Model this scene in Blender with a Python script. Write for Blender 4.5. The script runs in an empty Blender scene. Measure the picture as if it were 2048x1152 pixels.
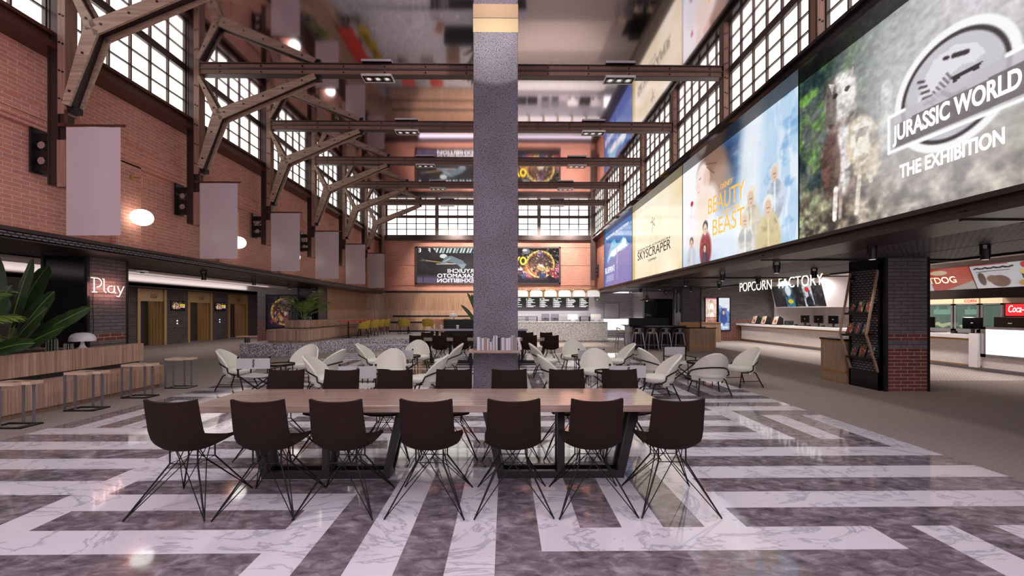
import bpy, bmesh, math, random
import numpy as np
from mathutils import Vector, Matrix, Euler
random.seed(7)
PI = math.pi
rd = math.radians
S = bpy.context.scene
C = S.collection

def lin(r, g, b):
    f = lambda c: (c/255/12.92 if c/255 <= .04045 else ((c/255+.055)/1.055)**2.4)
    return (f(r), f(g), f(b), 1.0)

# ------------------------------------------------------------------ materials
def newmat(name):
    m = bpy.data.materials.new(name); m.use_nodes = True
    nt = m.node_tree
    return m, nt, nt.nodes['Principled BSDF']

def node(nt, t, **kw):
    n = nt.nodes.new(t)
    for k, v in kw.items():
        if k in n.inputs.keys() if isinstance(k, str) else False:
            n.inputs[k].default_value = v
        else:
            setattr(n, k, v)
    return n

def plain(name, col, rough=.5, metal=0., spec=.5, emit=None, estr=1., coat=0., noise=0., nscale=40., bump=0.):
    m, nt, p = newmat(name)
    p.inputs['Base Color'].default_value = col
    p.inputs['Roughness'].default_value = rough
    p.inputs['Metallic'].default_value = metal
    p.inputs['Specular IOR Level'].default_value = spec
    p.inputs['Coat Weight'].default_value = coat
    if emit:
        p.inputs['Emission Color'].default_value = emit
        p.inputs['Emission Strength'].default_value = estr
    if noise or bump:
        g = nt.nodes.new('ShaderNodeNewGeometry')
        n = nt.nodes.new('ShaderNodeTexNoise'); n.inputs['Scale'].default_value = nscale; n.inputs['Detail'].default_value = 4
        nt.links.new(g.outputs['Position'], n.inputs['Vector'])
        if noise:
            r = nt.nodes.new('ShaderNodeMapRange')
            r.inputs['From Min'].default_value = .3; r.inputs['From Max'].default_value = .7
            r.inputs['To Min'].default_value = 1-noise; r.inputs['To Max'].default_value = 1+noise
            nt.links.new(n.outputs['Fac'], r.inputs['Value'])
            mx = nt.nodes.new('ShaderNodeVectorMath'); mx.operation = 'SCALE'
            mx.inputs[0].default_value = col[:3]
            nt.links.new(r.outputs['Result'], mx.inputs['Scale'])
            nt.links.new(mx.outputs['Vector'], p.inputs['Base Color'])
        if bump:
            b = nt.nodes.new('ShaderNodeBump'); b.inputs['Strength'].default_value = bump; b.inputs['Distance'].default_value = .01
            nt.links.new(n.outputs['Fac'], b.inputs['Height']); nt.links.new(b.outputs['Normal'], p.inputs['Normal'])
    return m

def facevec(nt, swap=False):
    """a 2D coordinate that follows whichever way the face looks: (along, up)"""
    g = nt.nodes.new('ShaderNodeNewGeometry')
    sp = nt.nodes.new('ShaderNodeSeparateXYZ'); nt.links.new(g.outputs['Position'], sp.inputs[0])
    sn = nt.nodes.new('ShaderNodeSeparateXYZ'); nt.links.new(g.outputs['True Normal'], sn.inputs[0])
    def gt(s):
        a = nt.nodes.new('ShaderNodeMath'); a.operation = 'ABSOLUTE'; nt.links.new(s, a.inputs[0])
        b = nt.nodes.new('ShaderNodeMath'); b.operation = 'GREATER_THAN'; b.inputs[1].default_value = .7; nt.links.new(a.outputs[0], b.inputs[0])
        return b.outputs[0]
    def mix(f, a, b):
        m = nt.nodes.new('ShaderNodeMix'); m.data_type = 'FLOAT'
        nt.links.new(f, m.inputs[0]); nt.links.new(a, m.inputs[2]); nt.links.new(b, m.inputs[3])
        return m.outputs[0]
    u = mix(gt(sn.outputs['X']), sp.outputs['X'], sp.outputs['Y'])
    v = mix(gt(sn.outputs['Z']), sp.outputs['Z'], sp.outputs['Y'])
    c = nt.nodes.new('ShaderNodeCombineXYZ')
    nt.links.new(v if swap else u, c.inputs['X']); nt.links.new(u if swap else v, c.inputs['Y'])
    return c.outputs[0], sp

def brick(name, c1, c2, mortar, bw=.25, bh=.07, ms=.004, rough=.7, bump=.6, low=None):
    m, nt, p = newmat(name)
    vec, sp = facevec(nt)
    def tex(a, b, mo, size):
        t = nt.nodes.new('ShaderNodeTexBrick')
        t.inputs['Color1'].default_value = a; t.inputs['Color2'].default_value = b; t.inputs['Mortar'].default_value = mo
        t.inputs['Scale'].default_value = 1; t.inputs['Mortar Size'].default_value = size; t.inputs['Mortar Smooth'].default_value = .15
        t.inputs['Brick Width'].default_value = bw; t.inputs['Row Height'].default_value = bh; t.inputs['Bias'].default_value = 0
        nt.links.new(vec, t.inputs['Vector'])
        return t
    t = tex(c1, c2, mortar, ms)
    n = nt.nodes.new('ShaderNodeTexNoise'); n.inputs['Scale'].default_value = 14; n.inputs['Detail'].default_value = 6
    nt.links.new(vec, n.inputs['Vector'])
    r = nt.nodes.new('ShaderNodeMapRange'); r.inputs['To Min'].default_value = .8; r.inputs['To Max'].default_value = 1.2
    nt.links.new(n.outputs['Fac'], r.inputs['Value'])
    col = t.outputs['Color']; fac = t.outputs['Fac']
    if low:
        t2 = tex(low[0], low[1], low[2], .006)
        # two courses of the low colour between heights, and everything under the first height
        def step(op, val):
            s = nt.nodes.new('ShaderNodeMath'); s.operation = op; s.inputs[1].default_value = val
            nt.links.new(sp.outputs['Z'], s.inputs[0]); return s.outputs[0]
        a = step('LESS_THAN', .84)
        b1 = step('GREATER_THAN', .98); b2 = step('LESS_THAN', 1.12)
        mu = nt.nodes.new('ShaderNodeMath'); mu.operation = 'MULTIPLY'; nt.links.new(b1, mu.inputs[0]); nt.links.new(b2, mu.inputs[1])
        ad = nt.nodes.new('ShaderNodeMath'); ad.operation = 'MAXIMUM'; nt.links.new(a, ad.inputs[0]); nt.links.new(mu.outputs[0], ad.inputs[1])
        mx = nt.nodes.new('ShaderNodeMix'); mx.data_type = 'RGBA'
        nt.links.new(ad.outputs[0], mx.inputs[0]); nt.links.new(col, mx.inputs[6]); nt.links.new(t2.outputs['Color'], mx.inputs[7])
        col = mx.outputs[2]
    sc = nt.nodes.new('ShaderNodeVectorMath'); sc.operation = 'SCALE'
    nt.links.new(col, sc.inputs[0]); nt.links.new(r.outputs['Result'], sc.inputs['Scale'])
    nt.links.new(sc.outputs['Vector'], p.inputs['Base Color'])
    p.inputs['Roughness'].default_value = rough
    b = nt.nodes.new('ShaderNodeBump'); b.inputs['Strength'].default_value = bump; b.inputs['Distance'].default_value = .008; b.invert = True
    nt.links.new(fac, b.inputs['Height']); nt.links.new(b.outputs['Normal'], p.inputs['Normal'])
    return m

def wood(name, c1, c2, sx=1.5, sy=60., rough=.4, vertical=False, contrast=(.3, .7), obj=False, coat=0., bump=.0):
    """strips of grain: sx along the grain, sy across it"""
    m, nt, p = newmat(name)
    if obj:
        tc = nt.nodes.new('ShaderNodeTexCoord'); vec = tc.outputs['Object']
    else:
        vec, _ = facevec(nt, swap=vertical)
    mp = nt.nodes.new('ShaderNodeMapping'); mp.inputs['Scale'].default_value = (sx, sy, sy if obj else 1)
    nt.links.new(vec, mp.inputs['Vector'])
    n = nt.nodes.new('ShaderNodeTexNoise'); n.inputs['Scale'].default_value = 1; n.inputs['Detail'].default_value = 5; n.inputs['Roughness'].default_value = .6
    nt.links.new(mp.outputs[0], n.inputs['Vector'])
    cr = nt.nodes.new('ShaderNodeValToRGB')
    cr.color_ramp.elements[0].position = contrast[0]; cr.color_ramp.elements[0].color = c1
    cr.color_ramp.elements[1].position = contrast[1]; cr.color_ramp.elements[1].color = c2
    nt.links.new(n.outputs['Fac'], cr.inputs[0]); nt.links.new(cr.outputs[0], p.inputs['Base Color'])
    p.inputs['Roughness'].default_value = rough; p.inputs['Coat Weight'].default_value = coat; p.inputs['Coat Roughness'].default_value = .06
    if bump:
        b = nt.nodes.new('ShaderNodeBump'); b.inputs['Strength'].default_value = bump; b.inputs['Distance'].default_value = .006
        nt.links.new(n.outputs['Fac'], b.inputs['Height']); nt.links.new(b.outputs['Normal'], p.inputs['Normal'])
    return m

def marble(name, base, vein, dark=False):
    m, nt, p = newmat(name)
    g = nt.nodes.new('ShaderNodeNewGeometry')
    mp = nt.nodes.new('ShaderNodeMapping'); mp.inputs['Scale'].default_value = (1, 1.7, 1); mp.inputs['Rotation'].default_value = (0, 0, .5)
    nt.links.new(g.outputs['Position'], mp.inputs['Vector'])
    n = nt.nodes.new('ShaderNodeTexNoise'); n.inputs['Detail'].default_value = 8; n.inputs['Roughness'].default_value = .62
    n.inputs['Scale'].default_value = 7 if dark else 1.1; n.inputs['Distortion'].default_value = .6 if dark else 1.4
    nt.links.new(mp.outputs[0], n.inputs['Vector'])
    cr = nt.nodes.new('ShaderNodeValToRGB'); e = cr.color_ramp.elements
    if dark:
        e[0].position = .3; e[0].color = vein; e[1].position = .72; e[1].color = lin(178, 166, 172)
        k = e.new(.52); k.color = base
    else:
        e[0].position = .482; e[0].color = base; e[1].position = .53; e[1].color = base
        k = e.new(.504); k.color = vein
    nt.links.new(n.outputs['Fac'], cr.inputs[0])
    nt.links.new(cr.outputs[0], p.inputs['Base Color'])
    p.inputs['Roughness'].default_value = .06; p.inputs['Specular IOR Level'].default_value = .8
    return m

def speckle(name, base, dark, light, scale=90., rough=.5, amt=.45):
    m, nt, p = newmat(name)
    g = nt.nodes.new('ShaderNodeNewGeometry')
    v = nt.nodes.new('ShaderNodeTexVoronoi'); v.inputs['Scale'].default_value = scale
    nt.links.new(g.outputs['Position'], v.inputs['Vector'])
    s = nt.nodes.new('ShaderNodeSeparateColor'); nt.links.new(v.outputs['Color'], s.inputs[0])
    cr = nt.nodes.new('ShaderNodeValToRGB'); cr.color_ramp.interpolation = 'CONSTANT'; e = cr.color_ramp.elements
    e[0].position = 0; e[0].color = dark; e[1].position = 1-amt/2; e[1].color = light
    k = e.new(amt); k.color = base
    nt.links.new(s.outputs[0], cr.inputs[0]); nt.links.new(cr.outputs[0], p.inputs['Base Color'])
    p.inputs['Roughness'].default_value = rough
    return m

def concrete(name):
    m, nt, p = newmat(name)
    g = nt.nodes.new('ShaderNodeNewGeometry')
    n1 = nt.nodes.new('ShaderNodeTexNoise'); n1.inputs['Scale'].default_value = 50; n1.inputs['Detail'].default_value = 3
    n2 = nt.nodes.new('ShaderNodeTexNoise'); n2.inputs['Scale'].default_value = 90; n2.inputs['Detail'].default_value = 2
    n3 = nt.nodes.new('ShaderNodeTexNoise'); n3.inputs['Scale'].default_value = 1.6; n3.inputs['Detail'].default_value = 4
    for n in (n1, n2, n3): nt.links.new(g.outputs['Position'], n.inputs['Vector'])
    cr = nt.nodes.new('ShaderNodeValToRGB'); e = cr.color_ramp.elements
    e[0].position = .37; e[0].color = lin(30, 28, 32); e[1].position = .46; e[1].color = lin(126, 119, 127)
    nt.links.new(n1.outputs['Fac'], cr.inputs[0])
    cr2 = nt.nodes.new('ShaderNodeValToRGB'); e = cr2.color_ramp.elements
    e[0].position = .35; e[0].color = (.6, .6, .6, 1); e[1].position = .65; e[1].color = (1.2, 1.2, 1.2, 1)
    nt.links.new(n2.outputs['Fac'], cr2.inputs[0])
    cr3 = nt.nodes.new('ShaderNodeValToRGB'); e = cr3.color_ramp.elements
    e[0].position = .3; e[0].color = (.85, .85, .85, 1); e[1].position = .7; e[1].color = (1.1, 1.1, 1.1, 1)
    nt.links.new(n3.outputs['Fac'], cr3.inputs[0])
    a = nt.nodes.new('ShaderNodeVectorMath'); a.operation = 'MULTIPLY'
    nt.links.new(cr.outputs[0], a.inputs[0]); nt.links.new(cr2.outputs[0], a.inputs[1])
    b = nt.nodes.new('ShaderNodeVectorMath'); b.operation = 'MULTIPLY'
    nt.links.new(a.outputs[0], b.inputs[0]); nt.links.new(cr3.outputs[0], b.inputs[1])
    nt.links.new(b.outputs[0], p.inputs['Base Color']); p.inputs['Roughness'].default_value = .8
    bu = nt.nodes.new('ShaderNodeBump'); bu.inputs['Strength'].default_value = .5; bu.inputs['Distance'].default_value = .01
    nt.links.new(n1.outputs['Fac'], bu.inputs['Height']); nt.links.new(bu.outputs['Normal'], p.inputs['Normal'])
    return m

def waves(name, c1, c2, scale, rough=.4, metal=0., bump=.6, up=True, dirn='Y'):
    """ribbed or corrugated surface; ribs repeat along Y of the face vector (dirn Y) or along X"""
    m, nt, p = newmat(name)
    vec, _ = facevec(nt)
    w = nt.nodes.new('ShaderNodeTexWave'); w.bands_direction = dirn; w.inputs['Scale'].default_value = scale
    nt.links.new(vec, w.inputs['Vector'])
    cr = nt.nodes.new('ShaderNodeValToRGB'); cr.color_ramp.elements[0].color = c1; cr.color_ramp.elements[1].color = c2
    nt.links.new(w.outputs['Fac'], cr.inputs[0]); nt.links.new(cr.outputs[0], p.inputs['Base Color'])
    p.inputs['Roughness'].default_value = rough; p.inputs['Metallic'].default_value = metal
    b = nt.nodes.new('ShaderNodeBump'); b.inputs['Strength'].default_value = bump; b.inputs['Distance'].default_value = .01
    nt.links.new(w.outputs['Fac'], b.inputs['Height']); nt.links.new(b.outputs['Normal'], p.inputs['Normal'])
    return m

def screenmat(name, strength=1., rough=.12):
    """a lit picture: the picture is stored on the mesh points"""
    m, nt, p = newmat(name)
    a = nt.nodes.new('ShaderNodeAttribute'); a.attribute_name = 'art'
    p.inputs['Base Color'].default_value = (.01, .01, .01, 1); p.inputs['Roughness'].default_value = rough; p.inputs['Specular IOR Level'].default_value = .3
    nt.links.new(a.outputs['Color'], p.inputs['Emission Color']); p.inputs['Emission Strength'].default_value = strength
    return m

def printmat(name, rough=.45):
    m, nt, p = newmat(name)
    a = nt.nodes.new('ShaderNodeAttribute'); a.attribute_name = 'art'
    nt.links.new(a.outputs['Color'], p.inputs['Base Color']); p.inputs['Roughness'].default_value = rough
    return m

def glow(name, col, s):
    m, nt, p = newmat(name)
    p.inputs['Base Color'].default_value = (.8, .8, .8, 1)
    p.inputs['Emission Color'].default_value = col; p.inputs['Emission Strength'].default_value = s
    return m

def chevron(name):
    m, nt, p = newmat(name)
    g = nt.nodes.new('ShaderNodeNewGeometry')
    sp = nt.nodes.new('ShaderNodeSeparateXYZ'); nt.links.new(g.outputs['Position'], sp.inputs[0])
    # zigzag: y + |frac(x)| -> bands
    pp = nt.nodes.new('ShaderNodeMath'); pp.operation = 'PINGPONG'; pp.inputs[1].default_value = .12; nt.links.new(sp.outputs['X'], pp.inputs[0])
    ad = nt.nodes.new('ShaderNodeMath'); ad.operation = 'ADD'; nt.links.new(pp.outputs[0], ad.inputs[0]); nt.links.new(sp.outputs['Y'], ad.inputs[1])
    dv = nt.nodes.new('ShaderNodeMath'); dv.operation = 'MULTIPLY'; dv.inputs[1].default_value = 12; nt.links.new(ad.outputs[0], dv.inputs[0])
    fr = nt.nodes.new('ShaderNodeMath'); fr.operation = 'FRACT'; nt.links.new(dv.outputs[0], fr.inputs[0])
    cr = nt.nodes.new('ShaderNodeValToRGB'); e = cr.color_ramp.elements
    e[0].position = .0; e[0].color = lin(196, 184, 178); e[1].position = .85; e[1].color = lin(176, 164, 158)
    k = e.new(.88); k.color = lin(84, 76, 74)
    nt.links.new(fr.outputs[0], cr.inputs[0]); nt.links.new(cr.outputs[0], p.inputs['Base Color'])
    p.inputs['Roughness'].default_value = .5
    return m

def banana(name):
    return plain(name, lin(44, 66, 30), .45, noise=.35, nscale=9)

M = {}
M['brick'] = brick('red_brick', lin(222, 150, 126), lin(206, 135, 113), lin(230, 212, 204), ms=.004)
M['greybrick'] = brick('grey_brick', lin(112, 104, 106), lin(98, 91, 94), lin(48, 40, 42), bw=.26, bh=.07, ms=.005,
                       low=(lin(122, 62, 48), lin(104, 50, 40), lin(176, 160, 152)))
M['greybrick_plain'] = brick('dark_grey_brick', lin(112, 100, 98), lin(92, 82, 80), lin(36, 30, 30), bw=.3, bh=.08, ms=.007)
M['white_tile'] = brick('white_tile', lin(226, 218, 212), lin(220, 212, 208), lin(196, 188, 184), bw=.16, bh=.05, ms=.002, rough=.3, bump=.2)
M['dark_tile'] = brick('dark_brown_tile', lin(74, 52, 48), lin(66, 46, 42), lin(40, 28, 26), bw=.2, bh=.06, ms=.003, rough=.3, bump=.3)
M['white_marble'] = marble('white_marble', lin(226, 221, 225), lin(182, 176, 186))
M['dark_marble'] = marble('dark_marble', lin(128, 117, 122), lin(80, 70, 73), dark=True)
M['carpet'] = plain('carpet', lin(146, 132, 125), .95, noise=.32, nscale=70, bump=.25)
M['stagefloor'] = plain('pale_floor', lin(178, 160, 148), .5, noise=.06, nscale=6)
M['chevron'] = chevron('chevron_tile')
M['mirror'] = plain('mirror_ceiling', lin(226, 216, 222), .06, metal=1.)
M['steel'] = plain('dark_bronze_steel', lin(62, 48, 46), .35, metal=.5)
M['blacksteel'] = plain('black_steel', lin(28, 24, 26), .3, metal=.3)
M['gloss'] = plain('glossy_dark_panel', lin(52, 42, 42), .08, metal=.35)
M['rust'] = plain('dark_rust_steel', lin(84, 46, 36), .4, metal=.2)
M['frame'] = plain('window_bar', lin(92, 78, 74), .4, metal=.5)
M['truss'] = wood('truss_wood', lin(140, 112, 95), lin(190, 160, 138), sx=1.2, sy=28, rough=.5, obj=True)
M['colwood'] = wood('column_wood', lin(128, 94, 80), lin(170, 130, 112), sx=1., sy=40, rough=.5, vertical=True)
M['tabletop'] = wood('table_wood', lin(138, 114, 100), lin(178, 152, 136), sx=1., sy=30, rough=.16, coat=.25)
M['lighttop'] = wood('light_table_wood', lin(176, 148, 124), lin(212, 184, 160), sx=1., sy=30, rough=.4)
M['strips'] = wood('wood_strips', lin(146, 112, 94), lin(206, 172, 148), sx=.6, sy=34, rough=.45, vertical=True, contrast=(.35, .65), bump=.3)
M['panelwood'] = wood('fluted_wood_panel', lin(138, 104, 82), lin(190, 154, 126), sx=.8, sy=40, rough=.35, vertical=True, contrast=(.35, .65), bump=.2)
M['deskwood'] = wood('desk_wood', lin(140, 112, 90), lin(176, 148, 122), sx=.8, sy=30, rough=.4, vertical=True, contrast=(.35, .65))
M['pane'] = glow('daylit_pane', lin(255, 252, 244), 1.7)
M['brown'] = plain('dark_brown_leather', lin(33, 18, 11), .8, spec=.2, noise=.25, nscale=120, bump=.3)
M['wire'] = plain('black_wire', lin(12, 11, 12), .5, spec=.25)
M['cream'] = plain('cream_upholstery', lin(206, 203, 190), .8, noise=.03, nscale=60)
M['canvas'] = plain('pale_canvas', lin(182, 180, 178), .85, noise=.04, nscale=150)
M['yellow'] = plain('yellow_upholstery', lin(176, 148, 42), .6)
M['red'] = plain('red_tabletop', lin(206, 70, 60), .3)
M['banner'] = plain('mauve_banner', lin(192, 175, 176), .35, noise=.02, nscale=20)
M['white'] = plain('white_paint', lin(228, 220, 218), .5)
M['offwhite'] = plain('white_gloss', lin(236, 230, 230), .25)
M['black'] = plain('black_gloss', lin(12, 10, 11), .1)
M['blackmatt'] = plain('black_matt', lin(20, 18, 19), .6)
M['gold'] = plain('brushed_gold', lin(206, 170, 118), .4, metal=.25)
M['brass'] = plain('brass', lin(206, 172, 110), .3, metal=.8)
M['bronze'] = plain('gold_trim', lin(186, 140, 84), .35, metal=.5)
M['palepanel'] = plain('pale_metal_panel', lin(196, 190, 196), .35, metal=.15)
M['tan'] = plain('tan_band', lin(176, 152, 118), .7, noise=.06, nscale=80)
M['litshade'] = plain('pale_lamp_shade', lin(236, 230, 230), .4, emit=lin(250, 240, 236), estr=.55)
M['globe'] = glow('lit_globe', lin(255, 250, 242), 3.2)
M['terrazzo'] = speckle('terrazzo', lin(200, 194, 200), lin(104, 100, 110), lin(246, 243, 245), 50, .4, .45)
M['barterrazzo'] = speckle('light_terrazzo', lin(232, 228, 222), lin(168, 162, 156), lin(250, 248, 246), 40, .4, .3)
M['concrete'] = concrete('pitted_concrete')
M['corrugated'] = waves('corrugated_metal', lin(164, 156, 160), lin(214, 208, 212), 4.2, .35, .2, .6)
M['shutter'] = waves('roller_shutter', lin(96, 92, 104), lin(226, 222, 228), 3.2, .3, .4, .8)
M['grille'] = brick('soffit_grille', lin(128, 118, 122), lin(112, 102, 106), lin(26, 22, 24), bw=.1, bh=.05, ms=.014, rough=.5, bump=1.)
M['leaf'] = banana('banana_leaf')
M['palm'] = plain('palm_leaf', lin(116, 142, 58), .5, noise=.35, nscale=5)
M['cactus'] = plain('cactus_flesh', lin(30, 46, 34), .6)
M['spine'] = plain('cactus_spine', lin(220, 216, 206), .6)
M['soil'] = plain('planting_soil', lin(72, 52, 44), .9, noise=.4, nscale=30)
M['teal'] = plain('dark_teal_paint', lin(28, 44, 48), .5)
M['stainless'] = plain('stainless_steel', lin(196, 192, 194), .22, metal=.9)
M['gunmetal'] = plain('gunmetal', lin(146, 142, 150), .3, metal=.7)
M['seatwood'] = plain('stool_seat_wood', lin(206, 176, 136), .5)
M['lightbox'] = glow('lit_panel', lin(255, 255, 255), 1.3)
M['letterlit'] = glow('lit_letter', lin(255, 252, 244), 1.1)
M['letterred'] = glow('red_neon', lin(255, 90, 80), 1.4)
M['neon'] = glow('pink_white_neon', lin(255, 226, 214), 1.8)
M['lens'] = glow('lamp_lens', lin(255, 244, 230), .6)
M['glass'] = plain('machine_glass', lin(120, 150, 140), .05)
M['glass'].node_tree.nodes['Principled BSDF'].inputs['Alpha'].default_value = .25
M['popcorn'] = plain('popcorn_heap', lin(196, 200, 150), .9, noise=.5, nscale=60, bump=.8)
M['mint'] = plain('mint_enamel', lin(120, 168, 152), .3)
M['cream_enamel'] = plain('cream_enamel', lin(226, 200, 164), .35)
M['cocared'] = plain('red_sign_face', lin(200, 34, 40), .3, emit=lin(190, 28, 34), estr=.5)
M['text_white'] = plain('white_print', lin(244, 242, 240), .5, emit=lin(244, 242, 240), estr=.95)
M['text_gold'] = plain('gold_print', lin(240, 190, 80), .5, emit=lin(236, 184, 84), estr=.9)
M['text_dark'] = plain('dark_print', lin(40, 36, 34), .5, emit=lin(40, 36, 34), estr=.6)
M['text_yellow'] = plain('yellow_print', lin(240, 200, 50), .5, emit=lin(240, 196, 40), estr=.8)
M['text_black'] = plain('black_print', lin(24, 20, 18), .6)
M['text_red'] = plain('red_print', lin(200, 36, 36), .5, emit=lin(200, 36, 36), estr=.4)
M['paint_white'] = plain('white_lettering', lin(236, 232, 228), .5)
M['screen'] = screenmat('lit_picture', 1.0)
M['screendim'] = screenmat('dim_lit_picture', .55)
M['print'] = printmat('printed_paper')
M['book_white'] = plain('pale_book_cover', lin(206, 200, 202), .6)
M['book_grey'] = plain('grey_book_cover', lin(150, 146, 150), .6)
M['book_brown'] = plain('brown_book_cover', lin(150, 126, 112), .6)
M['book_black'] = plain('black_book_cover', lin(30, 28, 30), .5)
M['shadebrown'] = plain('brown_shade', lin(120, 92, 82), .4)
M['greenglass'] = plain('green_glass', lin(110, 150, 120), .1)
M['darkwall'] = plain('dark_brown_panel', lin(64, 52, 52), .5)
M['pink'] = plain('pale_pink_wood', lin(206, 150, 126), .5)

# ------------------------------------------------------------------ mesh helpers
class B:
    def __init__(s): s.v = []; s.f = []; s.mi = []; s.cur = 0
    def add(s, vs, fs):
        o = len(s.v); s.v += [tuple(v) for v in vs]
        for f in fs: s.f.append([o+i for i in f]); s.mi.append(s.cur)
        return s
    def box(s, x0, x1, y0, y1, z0, z1):
        x0, x1 = sorted((x0, x1)); y0, y1 = sorted((y0, y1)); z0, z1 = sorted((z0, z1))
        vs = [(x, y, z) for z in (z0, z1) for y in (y0, y1) for x in (x0, x1)]
        return s.add(vs, [(0, 2, 3, 1), (4, 5, 7, 6), (0, 1, 5, 4), (2, 6, 7, 3), (0, 4, 6, 2), (1, 3, 7, 5)])
    def obox(s, c, size, rot):
        R = Euler(rot).to_matrix() if not isinstance(rot, Matrix) else rot
        c = Vector(c); h = Vector(size)/2
        vs = [c+R @ Vector((sx*h.x, sy*h.y, sz*h.z)) for sz in (-1, 1) for sy in (-1, 1) for sx in (-1, 1)]
        return s.add(vs, [(0, 2, 3, 1), (4, 5, 7, 6), (0, 1, 5, 4), (2, 6, 7, 3), (0, 4, 6, 2), (1, 3, 7, 5)])
    def bar(s, a, b, w, h=None, up=(0, 0, 1)):
        a = Vector(a); b = Vector(b); d = b-a; L = d.length; d.normalize(); h = h or w
        u = Vector(up); x = d.cross(u)
        if x.length < 1e-4: x = d.cross(Vector((0, 1, 0)))
        x.normalize(); z = x.cross(d)
        R = Matrix((x, d, z)).transposed()
        return s.obox((a+b)/2, (w, L, h), R)
    def tube(s, pts, r, n=8, closed=False, cap=True):
        pts = [Vector(p) for p in pts]; N = len(pts); rings = []
        ref = Vector((0, 0, 1)); prev = None
        for i in range(N):
            if closed: t = pts[(i+1) % N]-pts[i-1]
            else: t = pts[min(i+1, N-1)]-pts[max(i-1, 0)]
            t.normalize()
            if prev is None:
                x = t.cross(ref)
                if x.length < 1e-3: x = t.cross(Vector((1, 0, 0)))
            else: x = prev-t*prev.dot(t)
            x.normalize(); prev = x; y = t.cross(x)
            rr = r[i] if hasattr(r, '__len__') else r
            rings.append([pts[i]+(x*math.cos(a)+y*math.sin(a))*rr for a in [2*PI*k/n for k in range(n)]])
        vs = [v for ring in rings for v in ring]; fs = []
        for i in range(N if closed else N-1):
            j = (i+1) % N
            for k in range(n): fs.append((i*n+k, i*n+(k+1) % n, j*n+(k+1) % n, j*n+k))
        if not closed and cap:
            fs.append(tuple(range(n-1, -1, -1))); fs.append(tuple((N-1)*n+k for k in range(n)))
        return s.add(vs, fs)
    def lathe(s, prof, n=24, c=(0, 0), sx=1., sy=1.):
        vs = []; fs = []; m = len(prof)
        for r, z in prof:
            for k in range(n): vs.append((c[0]+sx*r*math.cos(2*PI*k/n), c[1]+sy*r*math.sin(2*PI*k/n), z))
        for i in range(m-1):
            for k in range(n): fs.append((i*n+k, i*n+(k+1) % n, (i+1)*n+(k+1) % n, (i+1)*n+k))
        if prof[0][0] > 1e-5: fs.append(tuple(range(n-1, -1, -1)))
        if prof[-1][0] > 1e-5: fs.append(tuple((m-1)*n+k for k in range(n)))
        return s.add(vs, fs)
    def cyl(s, c, r, z0, z1, n=16):
        return s.lathe([(r, z0), (r, z1)], n, c)
    def prism(s, poly, axis, a, b):
        """poly: 2D points; axis 'x' -> (y,z), 'y' -> (x,z), 'z' -> (x,y); extruded from a to b"""
        def p3(p, t): return {'x': (t, p[0], p[1]), 'y': (p[0], t, p[1]), 'z': (p[0], p[1], t)}[axis]
        n = len(poly); vs = [p3(p, a) for p in poly]+[p3(p, b) for p in poly]
        fs = [tuple(range(n)), tuple(range(2*n-1, n-1, -1))]+[(i, i+n, (i+1) % n+n, (i+1) % n) for i in range(n)]
        return s.add(vs, fs)
    def sheet(s, grid, th):
        """a closed thick sheet from a grid of points"""
        g = [[Vector(p) for p in row] for row in grid]; R = len(g); K = len(g[0])
        nor = []
        for i in range(R):
            row = []
            for j in range(K):
                a = g[min(i+1, R-1)][j]-g[max(i-1, 0)][j]; b = g[i][min(j+1, K-1)]-g[i][max(j-1, 0)]
                n = a.cross(b); n = n.normalized() if n.length > 1e-9 else Vector((0, 0, 1)); row.append(n)
            nor.append(row)
        vs = [g[i][j]+nor[i][j]*th/2 for i in range(R) for j in range(K)]+[g[i][j]-nor[i][j]*th/2 for i in range(R) for j in range(K)]
        o = R*K; fs = []
        for i in range(R-1):
            for j in range(K-1):
                a, b, c, d = i*K+j, i*K+j+1, (i+1)*K+j+1, (i+1)*K+j
                fs += [(a, d, c, b), (o+a, o+b, o+c, o+d)]
        for i in range(R-1):
            a, d = i*K, (i+1)*K; fs.append((a, o+a, o+d, d)); a, d = i*K+K-1, (i+1)*K+K-1; fs.append((d, o+d, o+a, a))
        for j in range(K-1):
            a, b = j, j+1; fs.append((b, o+b, o+a, a)); a, b = (R-1)*K+j, (R-1)*K+j+1; fs.append((a, o+a, o+b, b))
        return s.add(vs, fs)

def obj(name, b, mats, parent=None, smooth=False, bevel=0., loc=None):
    me = bpy.data.meshes.new(name); me.from_pydata(b.v, [], b.f)
    bm = bmesh.new(); bm.from_mesh(me); bmesh.ops.recalc_face_normals(bm, faces=bm.faces); bm.to_mesh(me); bm.free()
    if not isinstance(mats, (list, tuple)): mats = [mats]
    for m in mats: me.materials.append(M[m] if isinstance(m, str) else m)
    if len(mats) > 1: me.polygons.foreach_set('material_index', b.mi)
    if smooth:
        me.polygons.foreach_set('use_smooth', [True]*len(me.polygons))
        if hasattr(me, 'set_sharp_from_angle'): me.set_sharp_from_angle(angle=math.radians(45))
    o = bpy.data.objects.new(name, me); C.objects.link(o)
    if parent: o.parent = parent
    if loc: o.location = loc
    if bevel:
        md = o.modifiers.new('edge', 'BEVEL'); md.width = bevel; md.segments = 2; md.limit_method = 'ANGLE'
    return o

def tag(o, label, cat, group=None, kind=None):
    if label: o['label'] = label
    if cat: o['category'] = cat
    if group: o['group'] = group
    if kind: o['kind'] = kind
    return o

def struct(name, b, mats, parent=None, **k):
    o = obj(name, b, mats, parent, **k)
    if not parent: o['kind'] = 'structure'
    return o

def thing(name, label, cat, loc=(0, 0, 0), rz=0., group=None):
    o = bpy.data.objects.new(name, None); C.objects.link(o)
    o.empty_display_size = .1; o.location = loc; o.rotation_euler = (0, 0, rz)
    return tag(o, label, cat, group)

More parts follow.
